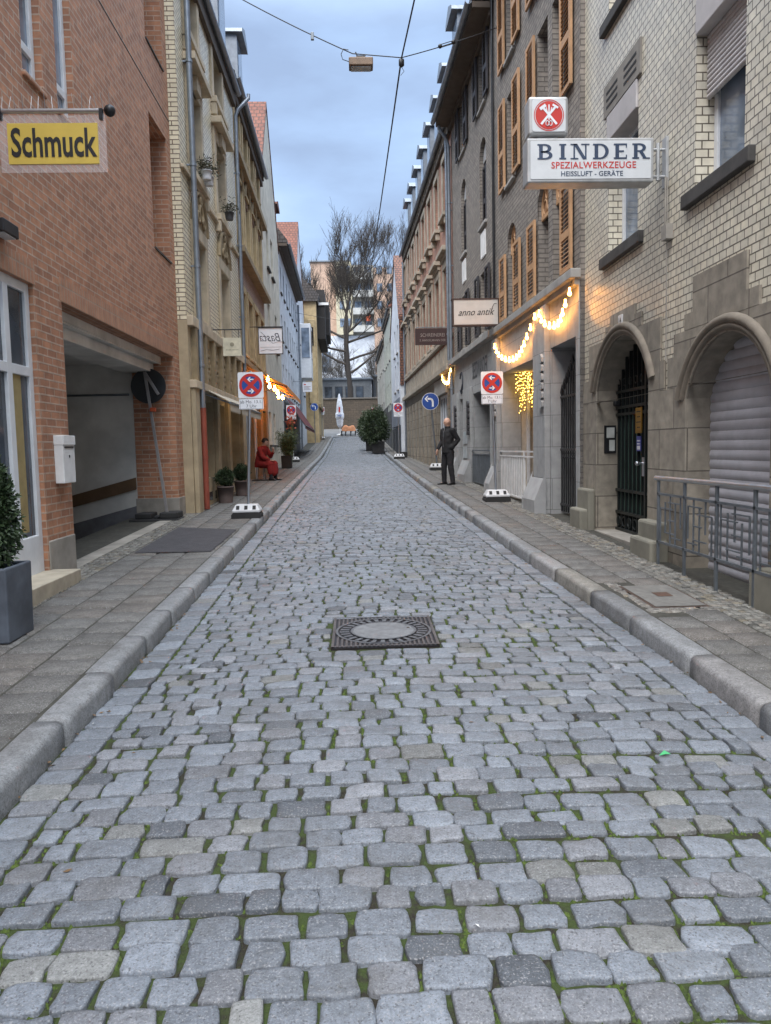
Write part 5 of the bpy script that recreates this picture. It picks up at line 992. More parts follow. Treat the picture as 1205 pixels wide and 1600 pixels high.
bar2((-.085,-.095),(.07,.085),.024,y0-.012); bar2((.085,-.095),(-.07,.085),.024,y0-.0125); bar2((-.098,.062),(-.035,.105),.034,y0-.013); bar2((.04,.11),(.1,.075),.022,y0-.013); bar2((0,.11),(0,-.05),.014,y0-.0135); bar2((-.03,.08),(.0,-.04),.009,y0-.014); bar2((.03,.08),(.0,-.04),.009,y0-.0145)
for s in(-1,1): mb.tube([(cx_+s*.018+.017*math.cos(t),y0-.013,cz_-.085+.026*math.sin(t)) for t in np.linspace(0,2*PI,15)],.0045,5)
mb.build('emblem_tools',wht,b2)
mb=MB()      # slab serif letters
def slab(ch,x,z,h,w_):
    s=h*.25; t=h*.105; Y=y0-.009; bx=lambda a,b,c,e,k=0: mb.poly([(x+a,Y-k,z+c),(x+b,Y-k,z+c),(x+b,Y-k,z+e),(x+a,Y-k,z+e)])
    def stem(a): bx(a,a+s,0,h); bx(a-.018,a+s+.018,0,t,.0006); bx(a-.018,a+s+.018,h-t,h,.0006)
    def bowl(a,r0,z0_,z1_,ro): 
        zc=(z0_+z1_)/2; hh=(z1_-z0_)/2
        for i in range(14):
            p,q=-PI/2+PI*i/14,-PI/2+PI*(i+1)/14
            mb.poly([(x+a+(ro if k else ro-s*.95)*math.cos(u),Y-.001,z+zc+(hh if k else hh-t)*math.sin(u)) for k,u in((0,p),(1,p),(1,q),(0,q))])
        bx(s,a+.002,z0_,z0_+t,.0012); bx(s,a+.002,z1_-t,z1_,.0012)
    if ch=='I': stem((w_-s)/2)
    if ch in'BDER': stem(.018)
    if ch=='B': bowl(w_*.5,0,0,h*.55,w_*.5); bowl(w_*.48,0,h*.55-t,h,w_*.44)
    if ch=='D': bowl(w_*.45,0,0,h,w_*.55)
    if ch=='R': bowl(w_*.5,0,h*.45,h,w_*.42); mb.poly([(x+w_*.45,Y-.0015,z+h*.48),(x+w_*.45+s,Y-.0015,z+h*.48),(x+w_*1.0,Y-.0015,z),(x+w_*1.0-s*.95,Y-.0015,z)]); bx(w_-.05,w_+.03,0,t*.8,.002)
    if ch=='E':
        for zz in(0,(h-t)/2,h-t): bx(s,w_*(.97 if zz!=(h-t)/2 else .75),zz,zz+t,.0012)
        bx(w_*.97-t*.7,w_*.97,0,h*.27,.0016); bx(w_*.97-t*.7,w_*.97,h*.73,h,.0016)
    if ch=='N':
        t2=s*.62; bx(.02,.02+t2*.7,0,h); bx(w_-.02-t2*.7,w_-.02,0,h); mb.poly([(x+.02,Y-.001,z+h),(x+.02+s,Y-.001,z+h),(x+w_-.02,Y-.001,z),(x+w_-.02-s,Y-.001,z)]); bx(-.012,.075,0,t*.8,.001); bx(-.012,.06,h-t*.8,h,.001); bx(w_-.08,w_+.012,h-t*.8,h,.001)
for ch,x,w_ in zip('BINDER',(2.04,2.265,2.415,2.65,2.88,3.085),(.165,.105,.185,.175,.15,.165)): slab(ch,x,4.79,.163,w_)
mb.build('name_lettering',navy,b1)
mb=MB(); textmesh(mb,'SPEZIALWERKZEUGE',.098,lambda x,z:(2.66+x,y0-.009,4.725+z),bold=.012,sx=.98,spacing=1.05); mb.build('red_lettering',red,b1)
mb=MB(); textmesh(mb,'HEISSLUFT - GER\u00c4TE',.074,lambda x,z:(2.64+x,y0-.009,4.635+z),bold=.014,spacing=1.02); mb.build('small_lettering',navy,b1)
mb=MB(); mb.tube([(3.42,8.72,4.60),(3.42,8.72,5.0)],.022,8); [mb.tube([(3.33,8.72,z),(3.52,8.72,z)],.018,8) for z in(4.64,4.93)]; mb.box(3.49,3.52,8.66,8.78,4.52,5.06); mb.build('bracket',fr_,T,bev=.003)
# anno antik and joinery sign
T=thing('hanging_sign','pale anno antik sign with thin script letters in a dark frame above the shop','sign',(3.3,17.6,4.4)); y=17.6
mb=MB(); mb.box(2.25,3.25,y-.07,y+.07,4.42,4.97); o=mb.build('panel',plain('panel_pale',(.55,.51,.47),.5,var=.06),T,bev=.006); mb=MB(); [mb.box(*q) for q in((2.2,3.3,y-.08,y+.08,4.97,5.0),(2.22,2.25,y-.075,y+.075,4.40,4.97),(3.25,3.28,y-.075,y+.075,4.40,4.97),(2.22,3.28,y-.08,y+.08,4.39,4.42))]; mb.build('frame',plain('frame_brown',(.06,.032,.025),.5),T)
mb=MB(); textmesh(mb,'anno antik',.215,lambda x,z:(2.74+x,y-.0735,4.69+z+.02*x),bold=.003,sx=.88,shear=.42); mb.tube([(3.09,y-.074,4.70),(3.13,y-.074,4.82),(3.17,y-.074,4.88),(3.22,y-.074,4.875)],.006,5); mb.build('lettering',blk,o)
T=thing('hanging_sign','dark brown SCHREINEREI joinery sign with pale letters','sign',(3.1,24.6,4.9)); y=24.6
mb=MB(); mb.box(1.92,3.02,y-.03,y+.03,4.90,5.42); o=mb.build('panel',drk,T,bev=.006); mb=MB(); mb.tube([(1.95,y,5.45),(3.12,y,5.45)],.015,6); mb.tube([(2.27,y,5.4),(2.27,y,5.5)],.01,6); mb.build('bracket',MC['grey_metal'],T)
lt=plain('letter_pale',(.26,.21,.19),.5); mb=MB(); textmesh(mb,'SCHREINEREI',.155,lambda x,z:(2.47+x,y-.034,5.2+z),bold=.002,sx=.85); textmesh(mb,'S. HANSELMANN DER',.10,lambda x,z:(2.47+x,y-.034,5.04+z),bold=.002,sx=.85); mb.build('lettering',lt,o)
# ---- traffic signs ----
def sign_base(T,x,y,z,w_=.5):
    mb=MB(); mb.prism([(x-w_/2,0+z),(x+w_/2,z),(x+w_/2,z+.05),(x+w_/2-.03,z+.09),(x-w_/2+.03,z+.09),(x-w_/2,z+.05)],y-.2,y+.2); mb.build('rubber_foot',MC['black_rubber'],T,bev=.01)
    h0,h1=z+.092,z+.235; a,b,c,e=w_/2-.005,w_/2-.06,.19,.12; vs=[(x-a,y-c,h0),(x+a,y-c,h0),(x+a,y+c,h0),(x-a,y+c,h0),(x-a,y-c,h0+.04),(x+a,y-c,h0+.04),(x+a,y+c,h0+.04),(x-a,y+c,h0+.04),(x-b,y-e,h1),(x+b,y-e,h1),(x+b,y+e,h1),(x-b,y+e,h1)]
    mb=MB(); mb.mesh(vs,[(3,2,1,0),(8,9,10,11)]+[(r+i,r+(i+1)%4,r+4+(i+1)%4,r+4+i) for r in(0,4) for i in range(4)]); o=mb.build('white_weight',MC['white_plastic'],T,bev=.015)
    mb=MB()
    for k in(-1,0,1):
        f=lambda u,v:(x+k*.145+u, y-c+(c-e)*v-.004, h0+.04+(h1-h0-.04)*v+.003); mb.poly([f(-.03,.15),f(.03,.15),f(.03,.8),f(-.03,.8)])
    mb.build('slots',MC['black_rubber'],o); return o
def no_stop(lb,x,y,z,zp,px,arrows=True,base=True,r=.205,rz=0,grp='no stopping signs on weighted feet',post=.026,txt=True):
    T=thing('no_stopping_sign',lb,'traffic sign',(x,y,z),grp)
    if base: sign_base(T,x,y,z)
    mb=MB(); mb.tube([(x+(px-x)*.12,y,z+(.2 if base else 0)),(px,y+.05,zp+r+.05)],post,10); mb.build('post',MC['steel'] if post<.03 else MC['grey_metal'],T)
    Y=y; zt=zp+r+.025; zb=zp-r-.22
    mb=MB(); plate(mb,rrect(px-.195-.03,px+.195+.03,zp-r-.02,zt,.03),Y-.004,Y+.012); plate(mb,rrect(px-.215,px+.215,zb,zp-r-.028,.02),Y-.004,Y+.012); o=mb.build('sign_plate',wht,T)
    mb=MB(); n_=44
    def rg(r0,r1,yy):
        for i in range(n_): a,b_=2*PI*i/n_,2*PI*(i+1)/n_; mb.poly([(px+q*math.cos(t),yy,zp+q*math.sin(t)) for q,t in((r0,a),(r1,a),(r1,b_),(r0,b_))])
    rg(r*.77,r,Y-.008)
    for s in(-1,1):
        d=Vector((1,s)).normalized()*r*.84; nn=Vector((-d.y,d.x)).normalized()*r*.15; mb.poly([(px+a,Y-.0085-(.0006 if s>0 else 0),zp+c) for a,c in((-d.x+nn.x,-d.y+nn.y),(d.x+nn.x,d.y+nn.y),(d.x-nn.x,d.y-nn.y),(-d.x-nn.x,-d.y-nn.y))])
    mb.build('red_ring',red,o); mb=MB(); mb.poly([(px+a,Y-.006,zp+c) for a,c in disc(0,0,r*.81)]); mb.build('blue_disc',blu,o)
    if arrows:
        mb=MB()
        for s,zz in((-1,zp+r*.5),(1,zp-r*.5)):
            p=lambda a,c:(px+s*a*r,Y-.011,zz+c*r); mb.poly([p(-.26,-.055),p(.05,-.055),p(.05,.055),p(-.26,.055)]); mb.poly([p(-.02,-.2),p(.1,-.2),p(.28,0),p(.1,.2),p(-.02,.2),p(.1,.0)])
        mb.build('arrow',wht,o)
    if txt:
        mb=MB(); textmesh(mb,'ab Mo. 13.1.',.078,lambda a,c:(px+a,Y-.007,zp-r-.09+c)); textmesh(mb,'7 Uhr',.078,lambda a,c:(px+a,Y-.007,zp-r-.165+c))
        for a,b_,c,e in((-.2,.2,-.035,-.031),(-.2,.2,-.212,-.208),(-.2,-.196,-.212,-.031),(.196,.2,-.212,-.031)): mb.poly([(px+a,Y-.0065,zp-r+c),(px+b_,Y-.0065,zp-r+c),(px+b_,Y-.0065,zp-r+e),(px+a,Y-.0065,zp-r+e)])
        mb.build('lettering',plain('letter_sign',(.05,.06,.09),.5),o)
    return T
no_stop('no stopping sign on white weighted foot on the left pavement by the box balls',-2.0,13.86,sw(13.86),2.85,-1.86)
T=no_stop('no stopping sign on white weighted foot in front of the lit recess at right',2.84,15.67,sw(15.67),2.96,2.77)
no_stop('no stopping sign on the right pavement just right of the big planter',2.02,37.,sw(37),3.58,2.01)
no_stop('no stopping sign by the bamboo pot near the left cream wall',-2.95,36.,sw(36),3.51,-3.01)
no_stop('tiny no stopping sign on the last left pavement corner near the wooden chair',-2.95,66.,sw(66),5.0,-2.92)
no_stop('tiny no stopping sign seen above the planter shrub',1.62,70.,sw(70),5.1,1.62)
def blue_sign(lb,x,y,z,zp,r,base,pole=True,wallx=None):
    T=thing('direction_sign',lb,'traffic sign',(x,y,z),'blue turn left signs')
    if base: sign_base(T,x+.2,y,z,.5)
    mb=MB(); mb.tube([(x+(.2 if base else 0),y+.06,z+(.2 if base else 0)),(x,y+.06,zp+r*.9)],.03,10); mb.build('post',MC['grey_metal'],T)
    mb=MB(); plate(mb,disc(x,zp,r),y-.004,y+.015); o=mb.build('sign_plate',wht,T); mb=MB(); mb.poly([(x+a,y-.008,zp+c) for a,c in disc(0,0,r*.95)]); mb.build('blue_disc',blu,o)
    mb=MB(); pts=[(.28,-.62),(.28,-.05),(.2,.2),(.0,.3),(-.3,.3)]; w_=.11
    for (a,b_),(c,e) in zip(pts,pts[1:]):
        d=Vector((c-a,e-b_)).normalized(); nn=Vector((-d.y,d.x))*w_; mb.poly([(x+r*u,y-.011,zp+r*v) for u,v in((a+nn.x,b_+nn.y),(c+nn.x+d.x*.04,e+nn.y+d.y*.04),(c-nn.x+d.x*.04,e-nn.y+d.y*.04),(a-nn.x,b_-nn.y))])
    mb.poly([(x+r*u,y-.0115,zp+r*v) for u,v in((-.68,.3),(-.36,.64),(-.24,.64),(-.46,.3),(-.24,-.04),(-.36,-.04))]); mb.build('arrow',wht,o)
blue_sign('round blue turn left sign on the right above the man in black',2.6,27.,sw(27),3.27,.3,True)
blue_sign('small distant round blue turn left sign at the ochre corner house on the left',-3.2,59.5,sw(59.5),4.9,.3,False)
# sign leaning in the passage, seen from behind
T=thing('leaning_sign','round black backed sign on a tilted steel pole leaning against the brick pier','traffic sign',(-3.5,13.9,sw(13.9)))
mb=MB(); mb.bar((-3.42,13.82,.62),(-3.76,14.0,3.2),.05,.03,(0,1,0)); mb.bar((-3.74,13.95,3.12),(-3.50,13.9,2.72),.05,.03,(0,1,0)); mb.build('pole',plain('pole_grey',(.30,.29,.29),.45,.5),T,bev=.004)
mb=MB(); mb.lathe((-3.70,14.02,2.88),[(.001,-.012),(.31,-.012),(.31,.012),(.001,.012)],32,axis='y',sm=False); mb.build('disc',plain('disc_back',(.018,.02,.022),.5),T)
mb=MB(); mb.box(-3.80,-3.72,13.93,14.0,3.14,3.24); mb.box(-3.66,-3.56,13.87,13.95,2.42,2.49); mb.build('clamp',plain('clamp_orange',(.42,.07,.02),.5),T,bev=.01)
mb=MB(); mb.box(-4.05,-3.18,13.62,14.16,sw(13.9)-.28,sw(13.9)+.02); mb.box(-3.95,-3.66,13.66,14.1,sw(13.9)+.02,sw(13.9)+.12); mb.box(-3.52,-3.2,13.66,14.1,sw(13.9)+.02,sw(13.9)+.13); mb.box(-3.64,-3.54,13.7,14.0,sw(13.9)+.02,sw(13.9)+.07); mb.build('rubber_foot',MC['black_rubber'],T,bev=.02)
# letterbox and wall lamp
T=thing('letterbox','white narrow wall letterbox on the brick pier beside the passage','letterbox',(-3.28,8.68,1.36)); mb=MB(L1); mb.box(8.52,8.86,.0,.10,1.38,1.9); o=mb.build('case',MC['white_paint'],T,bev=.008); mb=MB(L1); mb.box(8.56,8.82,.1,.106,1.765,1.785); mb.box(8.68,8.70,.1,.107,1.66,1.69); mb.build('slot',blk,o); mb=MB(L1); mb.box(8.515,8.865,.0,.112,1.80,1.905); mb.build('flap',MC['white_paint'],T,bev=.006)
T=thing('wall_lamp','small black box lamp above the white shop door at left edge','lamp',(-3.25,7.5,3.72)); mb=MB(L1); mb.box(7.3,7.62,.0,.14,3.74,3.86); mb.build('housing',MC['black_metal'],T,bev=.01); mb=MB(L1); mb.box(7.34,7.58,.02,.12,3.73,3.742); mb.build('diffuser',MC['white_plastic'],T)
# ---- railings ----
T=thing('railing','grey steel railing with rectangular pattern in front of the roller garage','railing',(3.3,7.2,sw(7))); FR=Fr(3.31,0,-1)
mb=MB(FR); mb.tube([(8.42,0,1.30),(5.7,0,1.31)],.027,10); mb.tube([(8.42,0,1.30),(8.5,-.03,1.29),(8.52,-.2,1.28)],.022,8); mb.build('handrail',MC['steel'],T)
mb=MB(FR)
for z in(1.13,.60): mb.box(5.7,8.36,-.012,.012,z-.012,z+.012)
for i in range(4):
    a=6.27+.7*i-.7;b=a+.7
    for k,u in enumerate(np.linspace(a+.09,b-.09,5)):
        z0,z1=((.6,1.13),(.72,1.05),(.6,.98),(.8,1.13),(.6,1.05))[(k+i)%5]; mb.box(u-.007,u+.007,-.007,.007,z0,z1)
    for (p,q,z) in((.09,.4,1.05),(.22,.5,.72),(.3,.61,.98),(.22,.4,.86),(.09,.3,.68)): p,q=(p,q) if i%2 else (.7-q,.7-p); mb.box(a+p,a+q,-.0065,.0065,z-.007,z+.007)
mb.build('infill',MC['grey_metal'],T)
for u in(8.34,7.66,6.96,6.27,5.6): mb=MB(FR); mb.box(u-.02,u+.02,-.012,.012,sw(u)-.02,1.30); mb.build('post',MC['grey_metal'],T,bev=.003)
def slat_rail(lb,u0,u1,us,mat,n,d,z1,cat='railing'):
    T=house('railing',lb,cat,F2,(u0+u1)/2,sw(u0)); z0=sw((u0+u1)/2)+.06; a=MB(F2)
    for z in(z1,z1-.1,z0): a.box(u0,u1,d-.015,d+.015,z-.015,z+.015)
    for u in(u0,us,u1): a.box(u-.02,u+.02,d-.02,d+.02,sw(u)-.02,z1)
    a.build('rails',mat,T); s=MB(F2); st=(u1-us)/n
    for i in range(n): s.box(us+st*i+st*.30,us+st*(i+1)-st*.30,d-.008,d+.008,z0,z1-.1)
    s.build('slats',mat,T)
slat_rail('white slatted metal railing in front of the warmly lit recess',14.2,17.6,15.2,MC['white_paint'],15,.04,1.56)
slat_rail('dark grey slatted railing in front of the dark doorway beyond the lit recess',18.25,21.1,18.3,MC['grey_metal'],26,.05,1.57)
# ---- string lights ----
bw=emis('bulb_warm',(1.0,.41,.065),11.); 
def string(lb,fr,spans,n,d,r=.034,fm=None,hang=.10,name='string_lights',mat=None,cap=True):
    T=house(name,lb,'string lights',fr,spans[0][0],spans[0][1]-.6); c=MB(fr); 
    for (a,za,b,zb,sag),k in zip(spans,n):
        P_=lambda t:(a+(b-a)*t,d+.03*math.sin(t*9),za+(zb-za)*t-4*sag*t*(1-t)); c.tube([P_(t) for t in np.linspace(0,1,22)],.006,5)
        for i in range(k):
            p=P_((i+.5)/k); s=MB(fr); s.tube([p,(p[0],p[1],p[2]-hang*.45)],r*.5,8)
            s.lathe((p[0],p[1],p[2]-hang*.45-r*1.6),[(.001,-r),(r*.6,-r*.8),(r,-.001),(r*.9,r*.5),(r*.5,r*1.3),(r*.42,r*1.6)],12); o=s.build('bulb',mat or bw,T)
    c.build('cable',blk,T)
string('big warm bulb string swagged in two loops along the shop fascia',F2,[(17.6,4.06,13.75,4.12,.58),(13.7,4.12,11.7,4.14,.42)],(14,10),.14,.031)
string('small distant string of warm bulbs by the joinery sign',F2,[(26.4,4.2,24.2,4.2,.38)],(11,),.12,.03,mat=emis('bulb_dim',(1.0,.55,.16),4.))
T=thing('fairy_light_curtain','curtain of tiny golden fairy lights hanging in the recess','string lights',(3.8,17.1,2.35)); mb=MB(); dt=MB()
for i in range(17):
    x=3.56+i*.03; L=random.uniform(.55,1.08)-(.25 if i<3 else 0); mb.tube([(x,17.1,3.42),(x+.01,17.1,3.42-L)],.0022,3,cap=False)
    for k in range(int(L/.07)): dt.ball((x+random.gauss(0,.012),17.08+random.gauss(0,.03),3.40-k*.07-random.random()*.06),random.uniform(.006,.010),6,4)
mb.build('wires',blk,T,uvs=False); tag(dt.build('lights',emis('fairy_gold',(1.0,.55,.09),5.),T,uvs=False),None,None,kind='stuff')
# restaurant awning with bulbs under it
aw2=plain('awning_orange',(.62,.24,.055),.85,var=.12); T=house('restaurant_awning','orange restaurant awning lit from below by bare bulbs','awning',L3,25.5,3.3)
awning(T,L3,22.2,29.0,4.12,3.52,1.25,aw2,.16,'canopy')
a=MB(L3)
for u in(22.5,25.6,28.7): a.bar((u,.06,3.9),(u,1.22,3.5),.03)
a.build('arm',MC['grey_metal'],T)
string('string of warm bulbs under the orange restaurant awning',L3,[(22.3,3.95,25.6,3.8,.12),(25.6,3.8,28.9,3.75,.12)],(3,3),.62,.05,mat=emis('bulb_rest',(1.0,.40,.07),34.))
T=house('wall_lamps','row of two small warm lamps under the cream awning','lamp',L2,19,2.6)
for u in(18.4,19.8): mb=MB(L2); mb.tube([(u-.15,.42,2.70),(u+.15,.42,2.70)],.022,8); mb.build('tube_lamp',emis('lamp_warm',(1.,.66,.3),4.),T)
# ---- overhead cables and street lamp ----
def sagline(p,q,s,n=14): p=Vector(p);q=Vector(q); return [tuple(p+(q-p)*t-Vector((0,0,4*s*t*(1-t)))) for t in np.linspace(0,1,n)]
T=thing('overhead_cable','black cable running lengthwise above the street','cable',(1.0,16,9.3)); mb=MB(); mb.tube(sagline((1.07,16,9.42),(2.0,-3,9.2),.05),.015,6); mb.tube(sagline((1.07,16,9.42),(.55,49,9.45),.1,24),.017,6); mb.build('cable',blk,T); mb=MB(); mb.lathe((1.07,16,9.26),[(.02,0),(.055,.03),(.055,.14),(.02,.17)],10); mb.tube([(1.07,16,9.26),(1.12,16,9.18),(1.05,16,9.1)],.006,5); mb.build('clamp',blk,T)
T=thing('span_wire','span wire with tensioner carrying the street lamp between the houses','cable',(1.0,16,9.4)); mb=MB(); mb.tube(sagline((-3.05,16,11.1),(.1,16,9.52),.06)+sagline((.1,16,9.52),(1.07,16,9.44),.0,4)[1:]+sagline((1.07,16,9.44),(3.28,17.3,10.7),.03)[1:],.010,6); mb.build('wire',blk,T)
mb=MB(); p=Vector((1.9,16.45,9.88)); q=Vector((2.2,16.63,10.05)); s=Vector((0,0,.03)); mb.tube([tuple(p+s),tuple(q+s)],.009,5); mb.tube([tuple(p-s),tuple(q-s)],.009,5); mb.ball(tuple(p),.045,8,5); mb.ball(tuple(q),.045,8,5); mb.build('tensioner',blk,T)
mb=MB(); mb.box(-.72,-.66,15.97,16.03,9.78,9.92); mb.build('junction_box',MC['grey_metal'],T,bev=.006)
T=thing('street_lamp','brown box street lamp hanging from the span wire over the street','lamp',(.26,16,9.2)); mb=MB(); mb.box(.02,.50,15.86,16.14,9.24,9.40); mb.build('housing',plain('lamp_brown',(.13,.085,.055),.5,.2,var=.2),T,bev=.02); mb=MB(); mb.box(.06,.46,15.9,16.1,9.215,9.242); mb.build('diffuser',plain('diffuser',(.35,.36,.36),.4),T,bev=.01); mb=MB(); mb.box(.17,.35,15.96,16.04,9.40,9.47); mb.tube([(.2,16,9.45),(.16,16,9.55)],.012,6); mb.tube([(.32,16,9.45),(.36,16,9.5)],.012,6); mb.tube([(.02,15.98,9.36),(-.1,15.98,9.40),(-.13,15.98,9.5),(-.08,15.98,9.6),(.02,15.98,9.58)],.008,6); mb.build('hanger',blk,T)
T=thing('span_wire','thin distant span wire between the far houses','cable',(0,49,9.4)); mb=MB(); mb.tube(sagline((-3.65,49,10.2),(.55,49,9.46),.03)+sagline((.55,49,9.46),(2.3,49,9.9),.02)[1:],.012,5); mb.build('wire',blk,T)
# ---- far street furniture ----
T=thing('closed_parasol','closed white market parasol with red mark and faint lettering standing on the square','parasol',(-1.62,76,g(76))); z=g(76); mb=MB(); mb.tube([(-1.62,76,z),(-1.62,76,z+4.0)],.04,8); mb.lathe((-1.62,76,z),[(.35,0),(.35,.1),(.06,.14)],12); mb.build('pole',MC['white_paint'],T)
mb=MB(); n_=20; prof=[(.10,.75),(.24,.95),(.30,1.45),(.27,1.5),(.36,1.75),(.36,2.1),(.30,2.2),(.27,2.75),(.22,3.3),(.05,4.05)]; vs=[];fs=[]
for r,h in prof:
    for k in range(n_): a=2*PI*k/n_; rr=r*(1+.16*math.cos(k*PI))*(.9 if h>3 else 1); vs.append((-1.62+rr*math.cos(a),76+rr*math.sin(a),z+h))
for i in range(len(prof)-1):
    for k in range(n_): fs.append((i*n_+k,i*n_+(k+1)%n_,(i+1)*n_+(k+1)%n_,(i+1)*n_+k))
mb.mesh(vs,fs); o=mb.build('canopy',plain('parasol_white',(.62,.65,.72),.8),T); mb=MB(); mb.box(-1.70,-1.56,75.64,75.67,z+2.25,z+2.75); mb.build('red_mark',red,o); mb=MB(); [mb.box(-1.84+.09*k,-1.79+.09*k,75.575,75.6,z+1.82,z+1.98) for k in range(5)]; mb.build('lettering',blu,o)
T=thing('covered_table','orange brown covered table group on dark legs beside the parasol','table',(-.8,75.3,g(75))); z=g(75.3); mb=MB()
for x in(-1.5,-1.1,-.6,-.15): mb.bar((x,75.0,z),(x+.1,75.1,z+.5),.06); mb.bar((x,75.7,z),(x,75.6,z+.5),.06)
mb.box(-1.6,-.05,74.95,75.05,z+.12,z+.17); mb.build('legs',MC['black_metal'],T); mb=MB(); vs=[];fs=[]
for i in range(9):
    for j in range(7): u,v=i/8,j/6; vs.append((-1.45+1.35*u,74.9+.9*v,z+.45+.72*math.sin(PI*v)**.5*math.sin(PI*min(1,max(.0,u*.94+.03)))**.4*(.82+.18*math.sin(u*9))+random.gauss(0,.02)))
for i in range(8):
    for j in range(6): fs.append((i*7+j,(i+1)*7+j,(i+1)*7+j+1,i*7+j+1))
mb.mesh(vs,fs,True); mb.build('cover',plain('cover_orange',(.30,.125,.055),.8,var=.3),T)
T=thing('wooden_chair','small dark wooden chair standing by the far left corner','chair',(-3.1,63,sw(63))); z=sw(63); mb=MB(); mb.box(-3.3,-2.9,62.8,63.2,z+.44,z+.48); mb.build('seat',MC['brown_wood'],T)
for x in(-3.28,-2.92):
    for yy in(62.83,63.17): mb=MB(); mb.box(x-.02,x+.02,yy-.02,yy+.02,z,z+(.44 if x>-3 else .95)); mb.build('leg',MC['brown_wood'],T)
mb=MB(); [mb.box(-3.30,-3.27,62.85,63.15,z+.6+.12*k,z+.66+.12*k) for k in range(3)]; mb.build('backrest',MC['brown_wood'],T)
T=thing('menu_board','pale standing board beside the far left wooden chair','board',(-3.5,61.5,sw(61.5))); z=sw(61.5); mb=MB(); mb.box(-3.75,-3.3,61.4,61.46,z+.2,z+2.1); mb.build('panel',MC['plaster_grey'],T); mb=MB(); mb.box(-3.78,-3.72,61.38,61.48,z,z+2.15); mb.box(-3.33,-3.27,61.38,61.48,z,z+2.15); mb.build('frame',MC['brown_wood'],T)
T=thing('planter_box','two low black planters boxes by the far right doorway','planter',(2.25,38.5,sw(38.5))); mb=MB(); mb.box(2.1,2.5,38.2,38.8,sw(38.5),sw(38.5)+.28); mb.build('box',MC['black_rubber'],T,bev=.02)  # planter: a plain low black box on the pavement
# ---- people: closed lofts and limbs fused into one continuous surface per body or garment ----
def loft(mb,rings,n=20):
    vs=[];fs=[]
    for (x,y,z,rx,ry) in rings:
        for k in range(n): a=2*PI*k/n; vs.append((x+rx*math.cos(a),y+ry*math.sin(a),z))
    for i in range(len(rings)-1):
        for k in range(n): fs.append((i*n+k,i*n+(k+1)%n,(i+1)*n+(k+1)%n,(i+1)*n+k))
    fs.append(tuple(range(n-1,-1,-1))); fs.append(tuple((len(rings)-1)*n+k for k in range(n))); mb.mesh(vs,fs,True)
def limb(mb,pts,rs,n=12):
    P_=[Vector(p) for p in pts]; Q=[];S=[]
    for i in range(len(P_)-1):
        for t in (0,.33,.67): Q.append(tuple(P_[i].lerp(P_[i+1],t))); S.append(rs[i]+(rs[i+1]-rs[i])*t)
    Q.append(tuple(P_[-1])); S.append(rs[-1]); mb.tube(Q,S,n)
    for p,r in zip(P_,rs): mb.ball(tuple(p),r*.99,n,8)
def handm(mb,wr,d,side,curl,w_=1.):
    d=Vector(d).normalized(); s=Vector(side).normalized(); s=(s-d*s.dot(d)).normalized(); n=d.cross(s); b=Vector(wr)
    for o in(-.022,0,.022): mb.tube([tuple(b+s*o*.6),tuple(b+d*.05+s*o),tuple(b+d*.092+s*o)],[.017,.017,.012],8)
    for o,L in((.030,.066),(.010,.076),(-.010,.071),(-.029,.056)):
        a=b+d*.088+s*o; mb.tube([tuple(a),tuple(a+d*L*.45+n*curl*.2*L),tuple(a+d*L*.8+n*curl*.65*L),tuple(a+d*L*.95+n*curl*1.1*L)],[.0098,.0092,.0082,.006],8)
    a=b+d*.028+s*.024; mb.tube([tuple(a),tuple(a+d*.032+s*.022+n*curl*.01),tuple(a+d*.058+s*.026+n*curl*.02)],[.0135,.011,.008],8)
def headm(mb,c,tilt=0,turn=0):
    M_=Matrix.Translation(c)@Matrix.Rotation(turn,4,'Z')@Matrix.Rotation(tilt,4,'X'); vs=[];fs=[];n=24;m_=18
    for i in range(m_+1):
        t=PI*i/m_; z=-math.cos(t)
        for k in range(n):
            a=2*PI*k/n; x=math.sin(a);y=-math.cos(a); r=math.sin(t); X=.076*r*x;Y=.097*r*y+.008;Z=.120*z
            if z<0: X*=1+.20*z; Y=Y*(1+.12*z)-.010*(-z)*(1 if y<0 else -.6)
            f=max(0,-y)**6*r
            Y-= f*(.028*math.exp(-((z+.10)/.16)**2-(x/.22)**2)+.008*math.exp(-((z-.18)/.1)**2)+.010*math.exp(-((z+.45)/.12)**2-(x/.4)**2)+.010*math.exp(-((z+.8)/.15)**2))
            Y+= f*.012*(math.exp(-((z-.02)/.09)**2-((abs(x)-.38)/.16)**2)+.5*math.exp(-((z+.56)/.04)**2-(x/.35)**2)); vs.append(tuple(M_@Vector((X,Y,Z))))
    for i in range(m_):
        for k in range(n): fs.append((i*n+k,i*n+(k+1)%n,(i+1)*n+(k+1)%n,(i+1)*n+k))
    mb.mesh(vs,fs,True)
    for s in(-1,1): mb.lathe(tuple(M_@Vector((s*.074,.012,-.005))),[(.001,-.034),(.017,-.02),(.022,.005),(.016,.03),(.001,.038)],8,sx=.5,sy=1)
    return M_
def fuse(mb,name,mat,par,vox,wr=0,wn=.12):
    o=mb.build(name,mat,par,uvs=False); b=bmesh.new(); b.from_mesh(o.data); bmesh.ops.remove_doubles(b,verts=b.verts,dist=1e-6); bmesh.ops.recalc_face_normals(b,faces=b.faces); b.to_mesh(o.data); b.free()
    r=o.modifiers.new('fuse','REMESH'); r.mode='VOXEL'; r.voxel_size=vox; r.use_smooth_shade=True
    s=o.modifiers.new('soft','SMOOTH'); s.factor=.5; s.iterations=3
    if wr:
        tx=bpy.data.textures.new(name+'_folds','CLOUDS'); tx.noise_scale=wn; dm=o.modifiers.new('folds','DISPLACE'); dm.texture=tx; dm.strength=wr; dm.mid_level=.5
    return o
